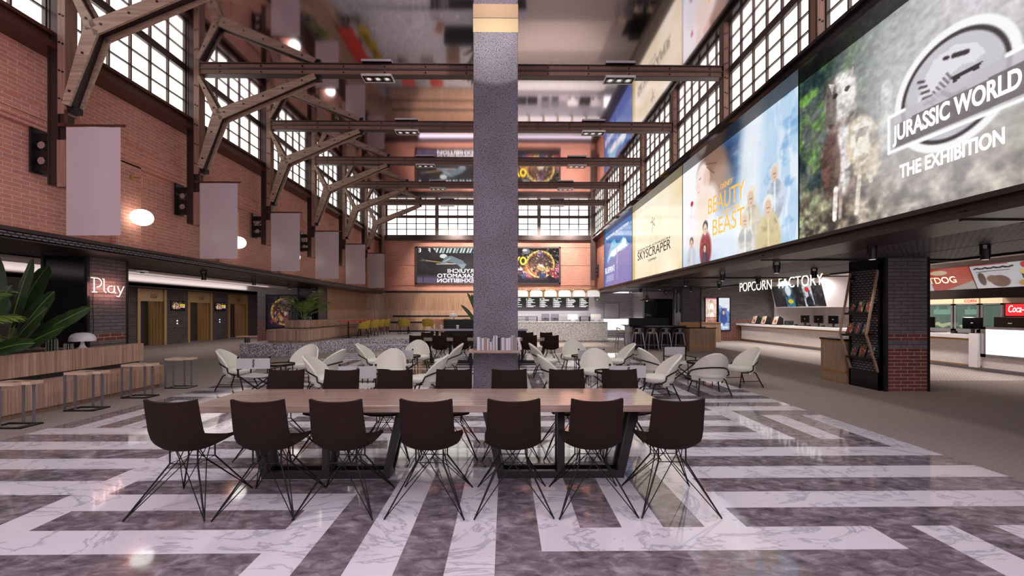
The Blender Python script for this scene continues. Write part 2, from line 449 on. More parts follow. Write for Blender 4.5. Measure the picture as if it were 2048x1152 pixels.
def dup(root, loc, rz=0., label=None, group=None):
    r = root.copy(); C.objects.link(r); r.location = loc; r.rotation_euler = (0, 0, rz)
    if label: r['label'] = label
    if group: r['group'] = group
    for ch in list(root.children):
        c = ch.copy(); C.objects.link(c); c.parent = r
        for g in list(ch.children):
            d = g.copy(); C.objects.link(d); d.parent = c
    return r

def text(name, body, mat, parent, loc, rot, width=None, height=None, extrude=.002, shear=0., align='CENTER', mirror=False, bold=0.):
    cu = bpy.data.curves.new(name, 'FONT'); cu.body = body; cu.extrude = extrude; cu.shear = shear; cu.align_x = align; cu.align_y = 'CENTER'
    cu.offset = bold; cu.resolution_u = 4
    cu.materials.append(M[mat])
    o = bpy.data.objects.new(name, cu); C.objects.link(o)
    bpy.context.view_layer.update()
    d = o.dimensions.copy()
    me = bpy.data.meshes.new_from_object(o.evaluated_get(bpy.context.evaluated_depsgraph_get())); me.name = name
    bpy.data.objects.remove(o); bpy.data.curves.remove(cu)
    o = bpy.data.objects.new(name, me); C.objects.link(o)
    sx = (width/d.x) if width else None; sy = (height/d.y) if height else None
    sx = sx or sy; sy = sy or sx
    o.scale = (-sx if mirror else sx, sy, 1); o.location = loc; o.rotation_euler = rot
    if parent: o.parent = parent
    return o
# ------------------------------------------------------------------ camera
H = 1.548
cam = bpy.data.cameras.new('camera'); co = bpy.data.objects.new('camera', cam); C.objects.link(co)
cam.sensor_width = 36; cam.lens = 856*36/2048; cam.shift_x = (1024-1020.5)/2048; cam.shift_y = (623.4-576)/2048
cam.clip_start = .05; cam.clip_end = 200
co.location = (0, 0, H); co.rotation_euler = (PI/2, 0, -.0119)
S.camera = co

# ------------------------------------------------------------------ the floor: a maze of white and dark marble in 0.3 m stripes
X0, Y0, G = 1.737, 3.061, .3
I0, I1, J0, J1 = -26, 10, -14, 43
white = np.zeros((I1-I0, J1-J0), bool)
def w(i0, i1, j0, j1): white[max(i0-I0, 0):max(i1-I0, 0), max(j0-J0, 0):max(j1-J0, 0)] = True
for c, t in ((-7, 4), (-9, 4), (-11, 2)): w(c, c+1, -14, t)
w(-18, -8, 3, 4); w(-18, -10, 1, 2); w(-18, -10, -1, 0); w(-18, -17, -14, 9)
for j in (5, 7, 9): w(-18, 6, j, j+1)
w(-1, 10, 5, 6)
for j in (2, 4, 6, 8): w(-26, -17, j, j+1)
w(-20, -19, -14, 1); w(-22, -21, -14, 1); w(-24, -23, -14, 1); w(-26, -25, -14, 1)
w(-5, 3, -1, 0)
for c in (-5, -3): w(c, c+1, -1, 4)
w(-1, 0, -1, 10)
for j in (1, 3): w(-1, 10, j, j+1)
for c in (4, 6, 8): w(c, c+1, -14, 0)
for j in (-3, -5, -7, -9): w(-4, 3, j, j+1); w(-18, -12, j, j+1)
w(5, 6, 7, 13); w(-18, 6, 11, 12); w(5, 10, 12, 13); w(7, 8, 7, 11); w(9, 10, 5, 11)
w(-13, 10, 14, 15); w(7, 10, 16, 17); w(7, 8, 16, 24); w(9, 10, 18, 26)
for c in (-25, -23, -21, -19, -17): w(c, c+1, 8, 15)
for j in (16, 18, 20): w(-26, -12, j, j+1)
w(-12, -11, 14, 24)
for c in (-9, -7, -5, -3, -1): w(c, c+1, 16, 25)
for c in (1, 3, 5): w(c, c+1, 16, 22)
for j in (22, 24): w(-26, -12, j, j+1)
w(-12, 6, 26, 27)
for j in (26, 28, 30): w(0, 10, j, j+1)
for c in (-25, -23, -21, -19): w(c, c+1, 26, 36)
for j in (28, 30, 32, 34): w(-16, 0, j, j+1)
for c in (1, 3, 5, 7, 9): w(c, c+1, 33, 40)
for j in (36, 38, 40, 42): w(-26, 0, j, j+1)
w(0, 10, 42, 43)

fb = B()
for i in range(I1-I0):
    for j in range(J1-J0):
        fb.cur = 0 if white[i, j] else 1
        x = X0+(i+I0)*G; y = Y0+(j+J0)*G
        fb.add([(x, y, 0), (x+G, y, 0), (x+G, y+G, 0), (x, y+G, 0)], [(0, 1, 2, 3)])
xa, xb, ya, yb = X0+I0*G, X0+I1*G, Y0+J0*G, Y0+J1*G
def quad(b, x0, x1, y0, y1, z, m):
    b.cur = m; b.add([(x0, y0, z), (x1, y0, z), (x1, y1, z), (x0, y1, z)], [(0, 1, 2, 3)])
quad(fb, -17, xa, -6, 30, 0, 2)
quad(fb, xa, xb, -6, ya, 0, 2)
quad(fb, xa, xb, yb, 18.8, 0, 2); quad(fb, xa, xb, 18.8, 30, 0, 3)
quad(fb, xb, 9.15, -6, 30, 0, 2); quad(fb, 9.15, 17, -6, 9.5, 0, 2); quad(fb, 9.15, 17, 9.5, 30, 0, 4)
struct('floor', fb, ['white_marble', 'dark_marble', 'carpet', 'stagefloor', 'chevron'])

# ------------------------------------------------------------------ hall walls
YC = [7.04+3*k for k in range(-3, 7)]          # column lines
Y_A, Y_B = -5., 25.4
SILL0, SILL1, CEIL = 5.75, 6.04, 7.17
b = B()
b.box(-7.95, -7.67, Y_A, Y_B, 2.75, 5.8)                       # brick plane
b.box(-7.67, -7.59, Y_A, Y_B, 4.52, 5.8)                        # upper part stands forward
b.box(-7.67, -7.53, Y_A, Y_B, 4.68, 4.88); b.box(-7.67, -7.56, Y_A, Y_B, 4.58, 4.68)
for k in range(-4, 6):
    y = 8.43+3.05*k
    if y > Y_A: b.box(-7.67, -7.59, y, y+.58, 2.75, 4.55)
struct('wall_left', b, 'brick')
b = B(); b.box(5.6, 5.95, Y_A, Y_B, 2.75, 5.8); b.box(5.45, 5.6, 23.44, Y_B, 2.75, 5.8)
struct('wall_right', b, 'brick')
b = B(); b.box(-7.95, 5.95, Y_B, Y_B+.3, 2.75, 5.8)
for z in (3.1, 4.3, 5.35): b.box(-7.59, 5.45, Y_B-.03, Y_B, z, z+.09)
struct('wall_back', b, 'brick')

def trimbox(name, parts, mat):
    b = B()
    for p in parts: b.box(*p)
    return struct(name, b, mat)
trimbox('trim_1', [(-7.95, -7.19, Y_A, Y_B, SILL0, SILL0+.1), (-7.95, -7.3, Y_A, Y_B, SILL0+.1, SILL1-.06), (-7.95, -7.24, Y_A, Y_B, SILL1-.06, SILL1)], 'rust')
trimbox('trim_2', [(5.07, 5.95, Y_A, Y_B, SILL0, SILL0+.1), (5.16, 5.95, Y_A, Y_B, SILL0+.1, SILL1-.06), (5.1, 5.95, Y_A, Y_B, SILL1-.06, SILL1)], 'gloss')
trimbox('trim_3', [(-7.95, 5.95, 25.1, Y_B+.3, SILL0, SILL0+.1), (-7.95, 5.95, 25.2, Y_B+.3, SILL0+.1, SILL1)], 'steel')
trimbox('trim_4', [(-7.95, -7.0, Y_A, Y_B, 2.7, 2.76), (-7.95, -7.06, Y_A, Y_B, 2.62, 2.7), (-7.95, -7.0, Y_A, Y_B, 2.58, 2.62)], 'steel')
trimbox('trim_5', [(5.05, 5.95, Y_A, Y_B, 2.74, 2.8), (5.13, 5.95, Y_A, Y_B, 2.64, 2.74), (5.05, 5.95, Y_A, Y_B, 2.58, 2.64)], 'steel')
trimbox('trim_6', [(-7.95, 5.95, 25.2, Y_B+.3, 2.56, 2.78)], 'steel')
b = B(); b.box(-7.95, 5.95, 4.0, Y_B+.3, CEIL, CEIL+.2)
struct('ceiling', b, 'mirror')

# windows: one per bay, three rows of panes
wn = [0]
def window(side, y0):
    wn[0] += 1
    fr = B(); pn = B(); t = .03 if side in 'LR' else .05
    X = {'L': -7.42, 'R': 5.28}[side] if side in 'LR' else None
    def bx(b, a0, a1, d0, d1, z0, z1):
        if side == 'L': b.box(X+d0, X+d1, a0, a1, z0, z1)
        elif side == 'R': b.box(X-d1, X-d0, a0, a1, z0, z1)
        else: b.box(a0, a1, 25.42-d1, 25.42-d0, z0, z1)
    n = 6 if side in 'LR' else 5
    a, e = y0+.09, y0+2.91
    bx(fr, y0, a, -.02, .05, SILL1, CEIL); bx(fr, e, y0+3, -.02, .05, SILL1, CEIL)
    bx(fr, a, e, -.02, .06, CEIL-.08, CEIL); bx(fr, a, e, -.02, .05, SILL1, SILL1+.05)
    for k in range(1, n): p = a+(e-a)*k/n; bx(fr, p-t/2, p+t/2, -.02, .04, SILL1, CEIL)
    z0, z1 = SILL1+.05, CEIL-.08
    for k in (1, 2): p = z0+(z1-z0)*k/3; bx(fr, a, e, -.015, .03, p-t*.42, p+t*.42)
    bx(pn, a, e, -.03, -.012, SILL1, CEIL)
    o = struct('window_%d' % wn[0], fr, 'frame'); obj('pane', pn, 'pane', o)
for s in 'LR':
    for y in YC[:-1]: window(s, y)
for x in (-7.05, -4.03, -1.0, 2.02): window('B', x)

# outer shell behind the clerestory so no sky shows past the panes
b = B(); b.box(-7.95, -7.6, Y_A, Y_B+.3, SILL1, CEIL); struct('wall_left.001', b, 'white')
b = B(); b.box(5.6, 5.95, Y_A, Y_B+.3, SILL1, CEIL); struct('wall_right.001', b, 'white')
b = B(); b.box(-7.95, 5.95, Y_B+.1, Y_B+.3, SILL1, CEIL); struct('wall_back.001', b, 'white')

# ------------------------------------------------------------------ lower wings
b = B(); b.box(-9.0, -7.0, Y_A, 18.9, 2.6, 2.68); b.box(-8.0, -7.0, 18.9, 25.4, 2.6, 2.68); b.box(-16.2, -15.0, Y_A, 30, 2.6, 2.72)
struct('ceiling_left', b, 'grille')
b = B(); b.box(-15.06, -15.0, Y_A, 30, 2.58, 2.76); b.box(-9.04, -8.96, Y_A, 18.9, 2.58, 2.7)
struct('trim_7', b, 'steel')
b = B(); b.box(-15.1, -8.9, Y_A, 30, 3.05, 3.15)
for x in (-10.6, -12.2, -13.8): b.box(x-.08, x+.08, Y_A, 30, 2.95, 3.06)
b.box(-15.08, -14.98, Y_A, 30, 2.76, 3.1); b.box(-9.0, -8.92, Y_A, 19, 2.7, 3.1)
struct('ceiling_lobby', b, 'white')
b = B(); b.box(-16.6, -16.3, Y_A, 18.9, 0, 2.7); struct('wall_lobby', b, 'darkwall')
b = B()
EL = [(18.9, 20.25), (21.85, 23.4), (25.0, 26.6)]
prev = 18.0
for y0, y1 in EL+[(28.5, 28.5)]:
    b.box(-16.3, -16.0, prev, y0, 0, 2.6); prev = y1
    if y0 < 28: b.box(-16.3, -16.0, y0, y1, 2.56, 2.6)
struct('wall_lobby.001', b, 'greybrick_plain')
b = B(); b.box(-16.9, -6, 29.6, 30, 0, 3.2); struct('wall_lobby_back', b, 'darkwall')
b = B(); b.box(-17.2, -16.7, Y_A, 30, 0, 3.2); struct('wall_lobby.002', b, 'darkwall')
# right wing
b = B()
for y0, y1 in ((Y_A, 4.72), (4.98, 8.46), (8.75, 13.0), (13.2, 18.0), (18.2, 22.6)):
    for x0, x1 in ((5.13, 5.66), (5.70, 7.48), (7.52, 9.0)): b.box(x0, x1, y0, y1, 2.6, 2.64)
struct('ceiling_right', b, 'grille')
b = B()
for y in (4.72, 8.46, 13.0, 18.0): b.box(5.1, 9.04, y-.02, y+.03, 2.56, 2.68)
b.box(8.98, 9.06, Y_A, 22.6, 2.56, 2.7)
struct('trim_8', b, 'blacksteel')
b = B(); b.box(5.5, 17, Y_A, 30, 3.1, 3.2); struct('ceiling_right.001', b, 'white')
b = B(); b.box(16.2, 16.5, Y_A, 30, 0, 3.2); struct('wall_right_shop', b, 'white')
b = B(); b.box(9.15, 14.35, 22.65, 22.95, 0, 3.1); struct('wall_right_brick', b, 'greybrick')
b = B(); b.box(15.6, 16.2, Y_A, 15.6, 1.9, 3.1); struct('wall_right_tile', b, 'dark_tile')
b = B(); b.box(15.4, 16.2, Y_A, 15.6, 0, 1.95); struct('wall_right_tile.001', b, 'dark_tile')
b = B()
b.box(14.35, 16.2, 22.4, 22.6, 0, 3.1)
for y in (21.3, 20.2, 18.7, 17.2): b.box(16.14, 16.2, y, y+.12, 0, 3.1)
struct('wall_right_shop.001', b, 'white')
b = B(); b.box(16.1, 16.2, 17.9, 18.9, 0, 2.3); b.box(16.05, 16.1, 18.0, 18.8, .0, 2.2); struct('door_1', b, 'offwhite')
# back under the end wall: fluted wood on one side, metal on the other
pts = [(-7.8, 18.85), (-7.8, 23.6)]+[(-7.8+.9*(1-math.cos(a)), 23.6+.9*math.sin(a)) for a in [PI/2*k/6 for k in range(1, 7)]]+[(-1.2, 24.5)]
def ribbon(pts, z0, z1, off=0., th=.05):
    b = B()
    def nrm(i):
        a = Vector(pts[max(i-1, 0)]); c = Vector(pts[min(i+1, len(pts)-1)]); d = (c-a).normalized(); return Vector((d.y, -d.x))
    L = [Vector(p)+nrm(i)*off for i, p in enumerate(pts)]
    Rr = [Vector(p)+nrm(i)*(off-th) for i, p in enumerate(pts)]
    for i in range(len(pts)-1):
        q = [L[i], L[i+1], Rr[i+1], Rr[i]]
        b.prism([tuple(v) for v in q], 'z', z0, z1)
    return b
struct('wall_back_wood', ribbon(pts, 1.62, 2.62), 'panelwood')
struct('wall_back_wood.001', ribbon(pts, .44, 1.62, .02), 'strips')
b = B(); b.box(-1.2, 7.35, 24.6, 24.8, 0, 2.62); b.box(7.3, 7.4, 22.65, 24.8, 0, 2.62)
struct('wall_back_metal', b, 'corrugated')
b = B(); b.box(5.0, 7.4, 22.0, 24.58, 0, .08); struct('trim_9', b, 'barterrazzo')
b = B(); b.box(7.4, 12, 25.2, 25.5, 0, 3.1); struct('wall_back_teal', b, 'teal')
b = B(); b.box(7.4, 12, 24.9, 25.2, 2.3, 3.1); struct('wall_back_header', b, 'white')

# ------------------------------------------------------------------ brick piers and the concrete pillar
def pier(name, x0, x1, y0, y1, faces, label):
    """faces: which sides wear brick; the rest is a black glossy casing with steel corners"""
    r = thing(name, label, 'pillar', ((x0+x1)/2, (y0+y1)/2, 0)); cx, cy = (x0+x1)/2, (y0+y1)/2; hx, hy = (x1-x0)/2, (y1-y0)/2
    b = B(); b.box(-hx+.02, hx-.02, -hy+.02, hy-.02, 0, 2.6); obj('core', b, 'black', r)
    b = B()
    for sx in (-1, 1):
        for sy in (-1, 1): b.box(sx*hx-sx*.055, sx*hx, sy*hy-sy*.055, sy*hy, 0, 2.6)
    obj('corner_post', b, 'blacksteel', r)
    b = B()
    if 'S' in faces: b.box(-hx+.055, hx-.055, -hy+.005, -hy+.03, 0, 2.6)
    if 'E' in faces: b.box(hx-.03, hx-.005, -hy+.055, hy-.055, 0, 2.6)
    if 'W' in faces: b.box(-hx+.005, -hx+.03, -hy+.055, hy-.055, 0, 2.6)
    obj('brick_face', b, 'greybrick', r)
    return r
pier('brick_pillar', -8.68, -7.82, 8.1, 8.98, 'E', 'square pillar behind the planter, black glossy front, grey brick side with neon script')
pier('brick_pillar', -8.66, -7.8, 17.95, 18.83, 'E', 'square pillar beside the round palm planter, black front and grey brick side')
pier('brick_pillar', 7.36, 8.24, 8.2, 9.08, 'S', 'large square pillar carrying the magazine rack, grey brick over red brick')
pier('brick_pillar', 7.43, 8.3, 18.0, 18.88, 'S', 'grey brick pillar behind the wooden host desk and the bar stools')
cp = thing('concrete_pillar', 'tall grey pitted concrete pillar rising to the mirrored ceiling behind the long table', 'pillar', (-.1825, 8.625, 0))
b = B(); b.box(-.4275, .4275, -.425, .425, 0, CEIL); obj('shaft', b, 'concrete', cp, bevel=.012)
b = B(); b.box(-.431, .431, -.4285, .4285, 6.9, CEIL-.005); obj('top_band', b, 'tan', cp)

# ------------------------------------------------------------------ columns, brackets, trusses, beams
def ord_(n): return ['first', 'second', 'third', 'fourth', 'fifth', 'sixth', 'seventh', 'eighth', 'ninth', 'tenth'][n]
vis = YC[3:9]                                   # 7.04 .. 22.04
def make_column():
    r = thing('steel_column', '', 'column')
    b = B()
    b.box(-.27, -.12, -.09, -.06, 3.58, CEIL); b.box(-.27, -.12, .06, .09, 3.58, CEIL); b.box(-.25, -.2, -.06, .06, 3.58, CEIL); b.box(-.28, -.25, -.1, .1, 3.58, CEIL)
    obj('web', b, 'steel', r)
    b = B(); b.box(-.12, 0, -.1, .1, 4.72, CEIL); b.box(-.13, 0, -.1, .1, 3.55, 4.3); obj('wood_cladding', b, 'colwood', r)
    b = B()
    for z in (4.95, 5.5, 6.05, 6.6):
        for x, dz in ((-.085, 0), (-.035, -.03)): b.lathe([(.001, -.006), (.016, -.006), (.016, .006), (.001, .006)], 8)
    # bolts: short pegs out of the near face
    b = B()
    for z in (4.95, 5.4, 5.85, 6.3, 6.75):
        for x, dz in ((-.088, .012), (-.035, -.012)): b.tube([(x, -.1, z+dz), (x, -.112, z+dz)], .016, 8)
    obj('bolt', b, 'blacksteel', r)
    b = B(); b.box(-.11, -.02, -.07, .07, 4.3, 4.72); obj('hanger_block', b, 'steel', r)
    w_ = B()
    w_.box(-.55, -.51, -.12, .12, 3.78, 4.5)
    for z in (4.36, 4.08, 3.86): w_.box(-.52, -.26, -.06, .06, z-.06, z+.06)
    wb = obj('wall_bracket', w_, 'blacksteel', r)
    q = B()
    for z in (4.22, 3.97): q.tube([(-.39, -.09, z), (-.39, .09, z)], .06, 12)
    obj('bracket_pin', q, 'stainless', wb)
    return r
def make_truss():
    """wooden Y frame of two plates with a gap; bottom foot at the column, long arm to the beam"""
    r = thing('timber_truss', '', 'truss')
    P0, P1, P2, P3 = (.02, 4.86), (.43, 6.08), (-.02, 6.98), (2.66, 7.0)
    def plate(a, c, wa, wc, y0, y1):
        a = Vector(a); c = Vector(c); d = (c-a).normalized(); n = Vector((-d.y, d.x))
        b = B(); b.prism([tuple(a+n*wa), tuple(c+n*wc), tuple(c-n*wc), tuple(a-n*wa)], 'y', y0, y1); return b
    def arm(nm, a, c, wa, wc):
        o = None
        for k, (y0, y1) in enumerate(((-.12, -.085), (.085, .12))):
            q = obj(nm, plate(a, c, wa, wc, y0, y1), 'truss', r)
            bo = B(); a_ = Vector(a); c_ = Vector(c); L = (c_-a_).length
            n = max(2, int(L/.45))
            if k == 0:
                for i in range(n):
                    p = a_.lerp(c_, (i+.35)/n); bo.tube([(p.x, -.12, p.y), (p.x, -.132, p.y)], .02, 8)
                obj('bolt', bo, 'blacksteel', q)
        f = B(); a_ = Vector(a); c_ = Vector(c)
        d = (c_-a_).normalized(); n = Vector((-d.y, d.x))
        f.prism([tuple(a_+n*wa*.5), tuple(c_+n*wc*.5), tuple(c_-n*wc*.25), tuple(a_-n*wa*.25)], 'y', -.085, .085)
        obj('flitch_plate', f, 'steel', r)
    arm('lower_arm', P0, P1, .06, .125); arm('long_arm', P1, P3, .125, .06); arm('short_arm', P1, P2, .085, .035)
    b = B(); b.box(2.62, 2.76, -.06, .06, 6.93, 7.03); obj('end_shoe', b, 'blacksteel', r)
    b = B(); b.box(-.04, .12, -.07, .07, 4.76, 4.86); obj('foot_shoe', b, 'blacksteel', r)
    return r
def make_beam():
    r = thing('cross_beam', '', 'beam')
    b = B(); b.box(-7.1, 5.1, -.09, .09, 7.03, 7.05); b.box(-7.1, 5.1, -.02, .02, 7.05, 7.15); b.box(-7.1, 5.1, -.09, .09, 7.15, 7.17); obj('steel_flange', b, 'frame', r)
    b = B(); b.box(-7.05, 5.08, -.06, -.02, 7.05, 7.15); b.box(-7.05, 5.08, .02, .06, 7.05, 7.15); obj('wood_infill', b, 'colwood', r)
    b = B()
    for k in range(13):
        x = -6.6+k*.95; b.tube([(x, -.06, 7.1), (x, -.075, 7.1)], .02, 8)
    obj('bolt', b, 'blacksteel', r)
    return r
def make_downlight():
    r = thing('downlight', '', 'light fixture')
    b = B()
    b.box(-.34, .34, -.15, .15, .0, .03); obj('housing', b, 'black', r)
    b = B()
    for q in ((-.35, -.335, -.16, .16), (.335, .35, -.16, .16), (-.35, .35, -.16, -.145), (-.35, .35, .145, .16)): b.box(*q, -.012, .04)
    obj('rim', b, 'offwhite', r)
    for x in (-.21, 0, .21):
        b = B(); b.lathe([(.085, .0), (.09, -.012), (.06, -.012), (.05, -.004)], 16, (x, 0)); e = obj('lamp_ring', b, 'stainless', r)
        b = B(); b.cyl((x, 0), .05, -.008, .0, 12); obj('lens', b, 'lens', e)
    return r
col0 = make_column(); tr0 = make_truss(); bm0 = make_beam(); dl0 = make_downlight()
firstc = True
for n, y in enumerate(YC[3:]):
    which = ord_(n) if y < 25 else 'corner'
    lab = ('dark steel and wood column on the brick wall, %s from the near end' % which) if y < 25 else 'dark corner column where the brick window wall meets the end wall'
    if n == 0: col0.location = (-7.05, y, 0); col0['label'] = lab; c = col0; col0['group'] = 'columns along the brick wall'
    else: dup(col0, (-7.05, y, 0), 0, lab, 'columns along the brick wall')
for n, y in enumerate(vis):
    lab = 'wooden Y shaped roof truss with black bolts, %s from the near end' % ord_(n)
    if n == 0: tr0.location = (-7.05, y, 0); tr0['label'] = lab; tr0['group'] = 'trusses along the brick wall'
    else: dup(tr0, (-7.05, y, 0), 0, lab, 'trusses along the brick wall')
for n, y in enumerate(vis):
    lab = 'dark beam crossing the hall under the mirrored ceiling, %s from the near end' % ord_(n)
    if n == 0: bm0.location = (0, y, 0); bm0['label'] = lab; bm0['group'] = 'ceiling cross beams'
    else: dup(bm0, (0, y, 0), 0, lab, 'ceiling cross beams')
k = 0
for n, y in enumerate(vis):
    for x, sd in ((-2.97, 'brick wall side'), (2.68, 'film poster side')):
        lab = 'black triple lamp downlight with pale rim, %s of the %s cross beam' % (sd, ord_(n))
        if k == 0: dl0.location = (x, y, 6.99); dl0['label'] = lab; dl0['group'] = 'downlights on the cross beams'
        else: dup(dl0, (x, y, 6.99), 0, lab, 'downlights on the cross beams')
        k += 1
# plain columns on the poster side
def make_post():
    r = thing('steel_column', '', 'column')
    b = B(); b.box(.0, .14, -.1, -.06, SILL1, CEIL); b.box(.0, .14, .06, .1, SILL1, CEIL); b.box(.13, .2, -.14, .14, SILL1, CEIL); obj('web', b, 'frame', r)
    b = B(); b.box(.0, .04, -.09, .09, SILL1, CEIL); b.box(-.0, .12, -.115, -.1, SILL1, CEIL); obj('wood_cladding', b, 'colwood', r)
    b = B()
    for z in (6.3, 6.65, 7.0):
        for x, dz in ((.03, .012), (.08, -.012)): b.tube([(x, -.115, z+dz), (x, -.127, z+dz)], .016, 8)
    obj('bolt', b, 'blacksteel', r)
    return r
po = make_post()
for n, y in enumerate(YC[3:9]):
    lab = 'short window column above the film posters, %s from the near end' % ord_(n)
    if n == 0: po.location = (5.1, y, 0); po['label'] = lab; po['group'] = 'columns above the film posters'
    else: dup(po, (5.1, y, 0), 0, lab, 'columns above the film posters')
r = thing('steel_column', 'grey end column beside the poster of the floating whale island, hung on brackets', 'column', (5.0, 24.95, 0)); r['label'] = 'grey end column hung on brackets beside the small blue poster'
b = B(); b.box(.0, .25, -.12, .12, 3.4, CEIL); obj('web', b, 'frame', r)
b = B(); b.box(.0, .2, -.1, .1, 3.05, 3.4); obj('wood_cladding', b, 'colwood', r)
b = B(); b.box(.4, .44, -.2, .2, 3.6, 4.3)
for z in (3.75, 3.95, 4.18): b.box(.24, .42, -.05, .05, z-.06, z+.06)
obj('wall_bracket', b, 'frame', r)

# ------------------------------------------------------------------ banners and globe lamps
def make_banner():
    r = thing('banner', '', 'banner')
    b = B(); b.tube([(-.02, 0, 4.53), (.95, 0, 4.53)], .022, 10); b.box(-.08, .02, -.04, .04, 4.5, 4.56); b.box(-.0, .03, -.015, .015, 4.53, 4.78); obj('rod', b, 'rust', r)
    g = [[(.02+.86*i/8, .006*math.sin(i*1.1+.4), 4.51-1.74*j/6) for i in range(9)] for j in range(7)]
    b = B(); b.sheet(g, .006); obj('cloth', b, 'banner', r, smooth=True)
    return r
bn = make_banner()
for n, y in enumerate(vis):
    lab = 'blank mauve banner hanging along the brick wall, %s from the near end' % ord_(n)
    if n == 0: bn.location = (-7.05, y-.1, 0); bn['label'] = lab; bn['group'] = 'blank banners along the brick wall'
    else: dup(bn, (-7.05, y-.1, 0), 0, lab, 'blank banners along the brick wall')
def make_globe():
    r = thing('globe_lamp', '', 'lamp')
    b = B(); b.tube([(0, 0, 4.28), (.03, 0, 4.28)], .06, 16); b.tube([(.03, 0, 4.28), (.2, 0, 4.28)], .011, 8); b.tube([(.2, 0, 4.285), (.2, 0, 3.62)], .006, 6); obj('bracket', b, 'brass', r)
    b = B(); b.lathe([(.001, 3.3)]+[(.19*math.sin(a), 3.465-.165*math.cos(a)) for a in [PI*k/14 for k in range(1, 14)]]+[(.001, 3.63)], 24, (.2, 0)); obj('globe', b, 'globe', r, smooth=True)
    return r
gl = make_globe()
for n, y in enumerate((8.8, 11.95, 15.1, 18.2)):
    lab = 'glowing white globe lamp on a brass wall arm, %s from the near end' % ord_(n)
    if n == 0: gl.location = (-7.59, y, 0); gl['label'] = lab; gl['group'] = 'globe lamps on the brick wall'
    else: dup(gl, (-7.59, y, 0), 0, lab, 'globe lamps on the brick wall')
# ------------------------------------------------------------------ pictures (stored on mesh points)
class Art:
    def __init__(s, w, h, col, seed=1):
        s.w, s.h = w, h; s.im = np.ones((h, w, 3))*np.array(col[:3])/255.
        s.U, s.V = np.meshgrid((np.arange(w)+.5)/w, (np.arange(h)+.5)/h); s.rng = np.random.RandomState(seed); s.asp = w/h
    def noise(s, nx, ny, octv=1):
        out = np.zeros((s.h, s.w)); amp = 1.; tot = 0
        for o in range(octv):
            gx, gy = max(2, int(nx*2**o)), max(2, int(ny*2**o))
            g = s.rng.rand(gy+2, gx+2); x = s.U*gx; y = s.V*gy; xi = x.astype(int); yi = y.astype(int); fx = x-xi; fy = y-yi
            fx = fx*fx*(3-2*fx); fy = fy*fy*(3-2*fy)
            out += amp*((g[yi, xi]*(1-fx)+g[yi, xi+1]*fx)*(1-fy)+(g[yi+1, xi]*(1-fx)+g[yi+1, xi+1]*fx)*fy); tot += amp; amp *= .55
        return out/tot
    def put(s, m, col):
        m = np.clip(m, 0, 1)[..., None]; s.im = s.im*(1-m)+np.array(col[:3])/255.*m
    def ell(s, cx, cy, rx, ry, col, a=1., soft=.1, rot=0.):
        x = (s.U-cx)*s.asp; y = s.V-cy; c, n = math.cos(rot), math.sin(rot); xr = (x*c+y*n)/(rx*s.asp); yr = (-x*n+y*c)/ry
        d = np.sqrt(xr*xr+yr*yr); s.put(a*np.clip((1+soft-d)/max(soft, 1e-3), 0, 1), col)
    def ring(s, cx, cy, r, wd, col, a=1.):
        d = np.abs(np.sqrt(((s.U-cx)*s.asp)**2+(s.V-cy)**2)-r); s.put(a*np.clip((wd-d)/.008+.5, 0, 1), col)
    def poly(s, pts, col, a=1., soft=.004):
        ins = np.zeros((s.h, s.w), bool); n = len(pts)
        for i in range(n):
            (x1, y1), (x2, y2) = pts[i], pts[(i+1) % n]
            if y1 == y2: continue
            c = ((y1 > s.V) != (y2 > s.V)) & (s.U < (x2-x1)*(s.V-y1)/(y2-y1)+x1); ins ^= c
        s.put(a*ins, col)
    def grad(s, c0, c1, a=1., axis='v'):
        t = (s.V if axis == 'v' else s.U)[..., None]; g = (np.array(c0[:3])*(1-t)+np.array(c1[:3])*t)/255.; s.im = s.im*(1-a)+g*a
    def line(s, x0, y0, x1, y1, wd, col, a=1.):
        ax, ay, bx, by = x0*s.asp, y0, x1*s.asp, y1; px, py = s.U*s.asp-ax, s.V-ay; dx, dy = bx-ax, by-ay
        t = np.clip((px*dx+py*dy)/(dx*dx+dy*dy), 0, 1); d = np.hypot(px-t*dx, py-t*dy); s.put(a*np.clip((wd-d)/.005+.5, 0, 1), col)
    def specks(s, n, c, r, a=1., v0=0, v1=1, u0=0, u1=1):
        for _ in range(n):
            s.ell(u0+(u1-u0)*s.rng.rand(), v0+(v1-v0)*s.rng.rand(), r/s.asp*(.5+s.rng.rand()), r*(.5+s.rng.rand()), c[s.rng.randint(len(c))], a, .4)

def person(A, u, v, h, coat, skin=(222, 184, 160), hair=(60, 44, 36), a=.95):
    """a small generic figure: head, hair and shoulders"""
    k = h/A.asp
    A.ell(u, v+.62*h, .3*k, .42*h, coat, a, .15); A.ell(u, v+.1*h, .13*k, .17*h, hair, a, .12); A.ell(u, v+.15*h, .1*k, .15*h, skin, a, .12)
    A.ell(u-.16*k, v+.5*h, .05*k, .28*h, tuple(int(c*.8) for c in coat), a*.7, .3, .2)

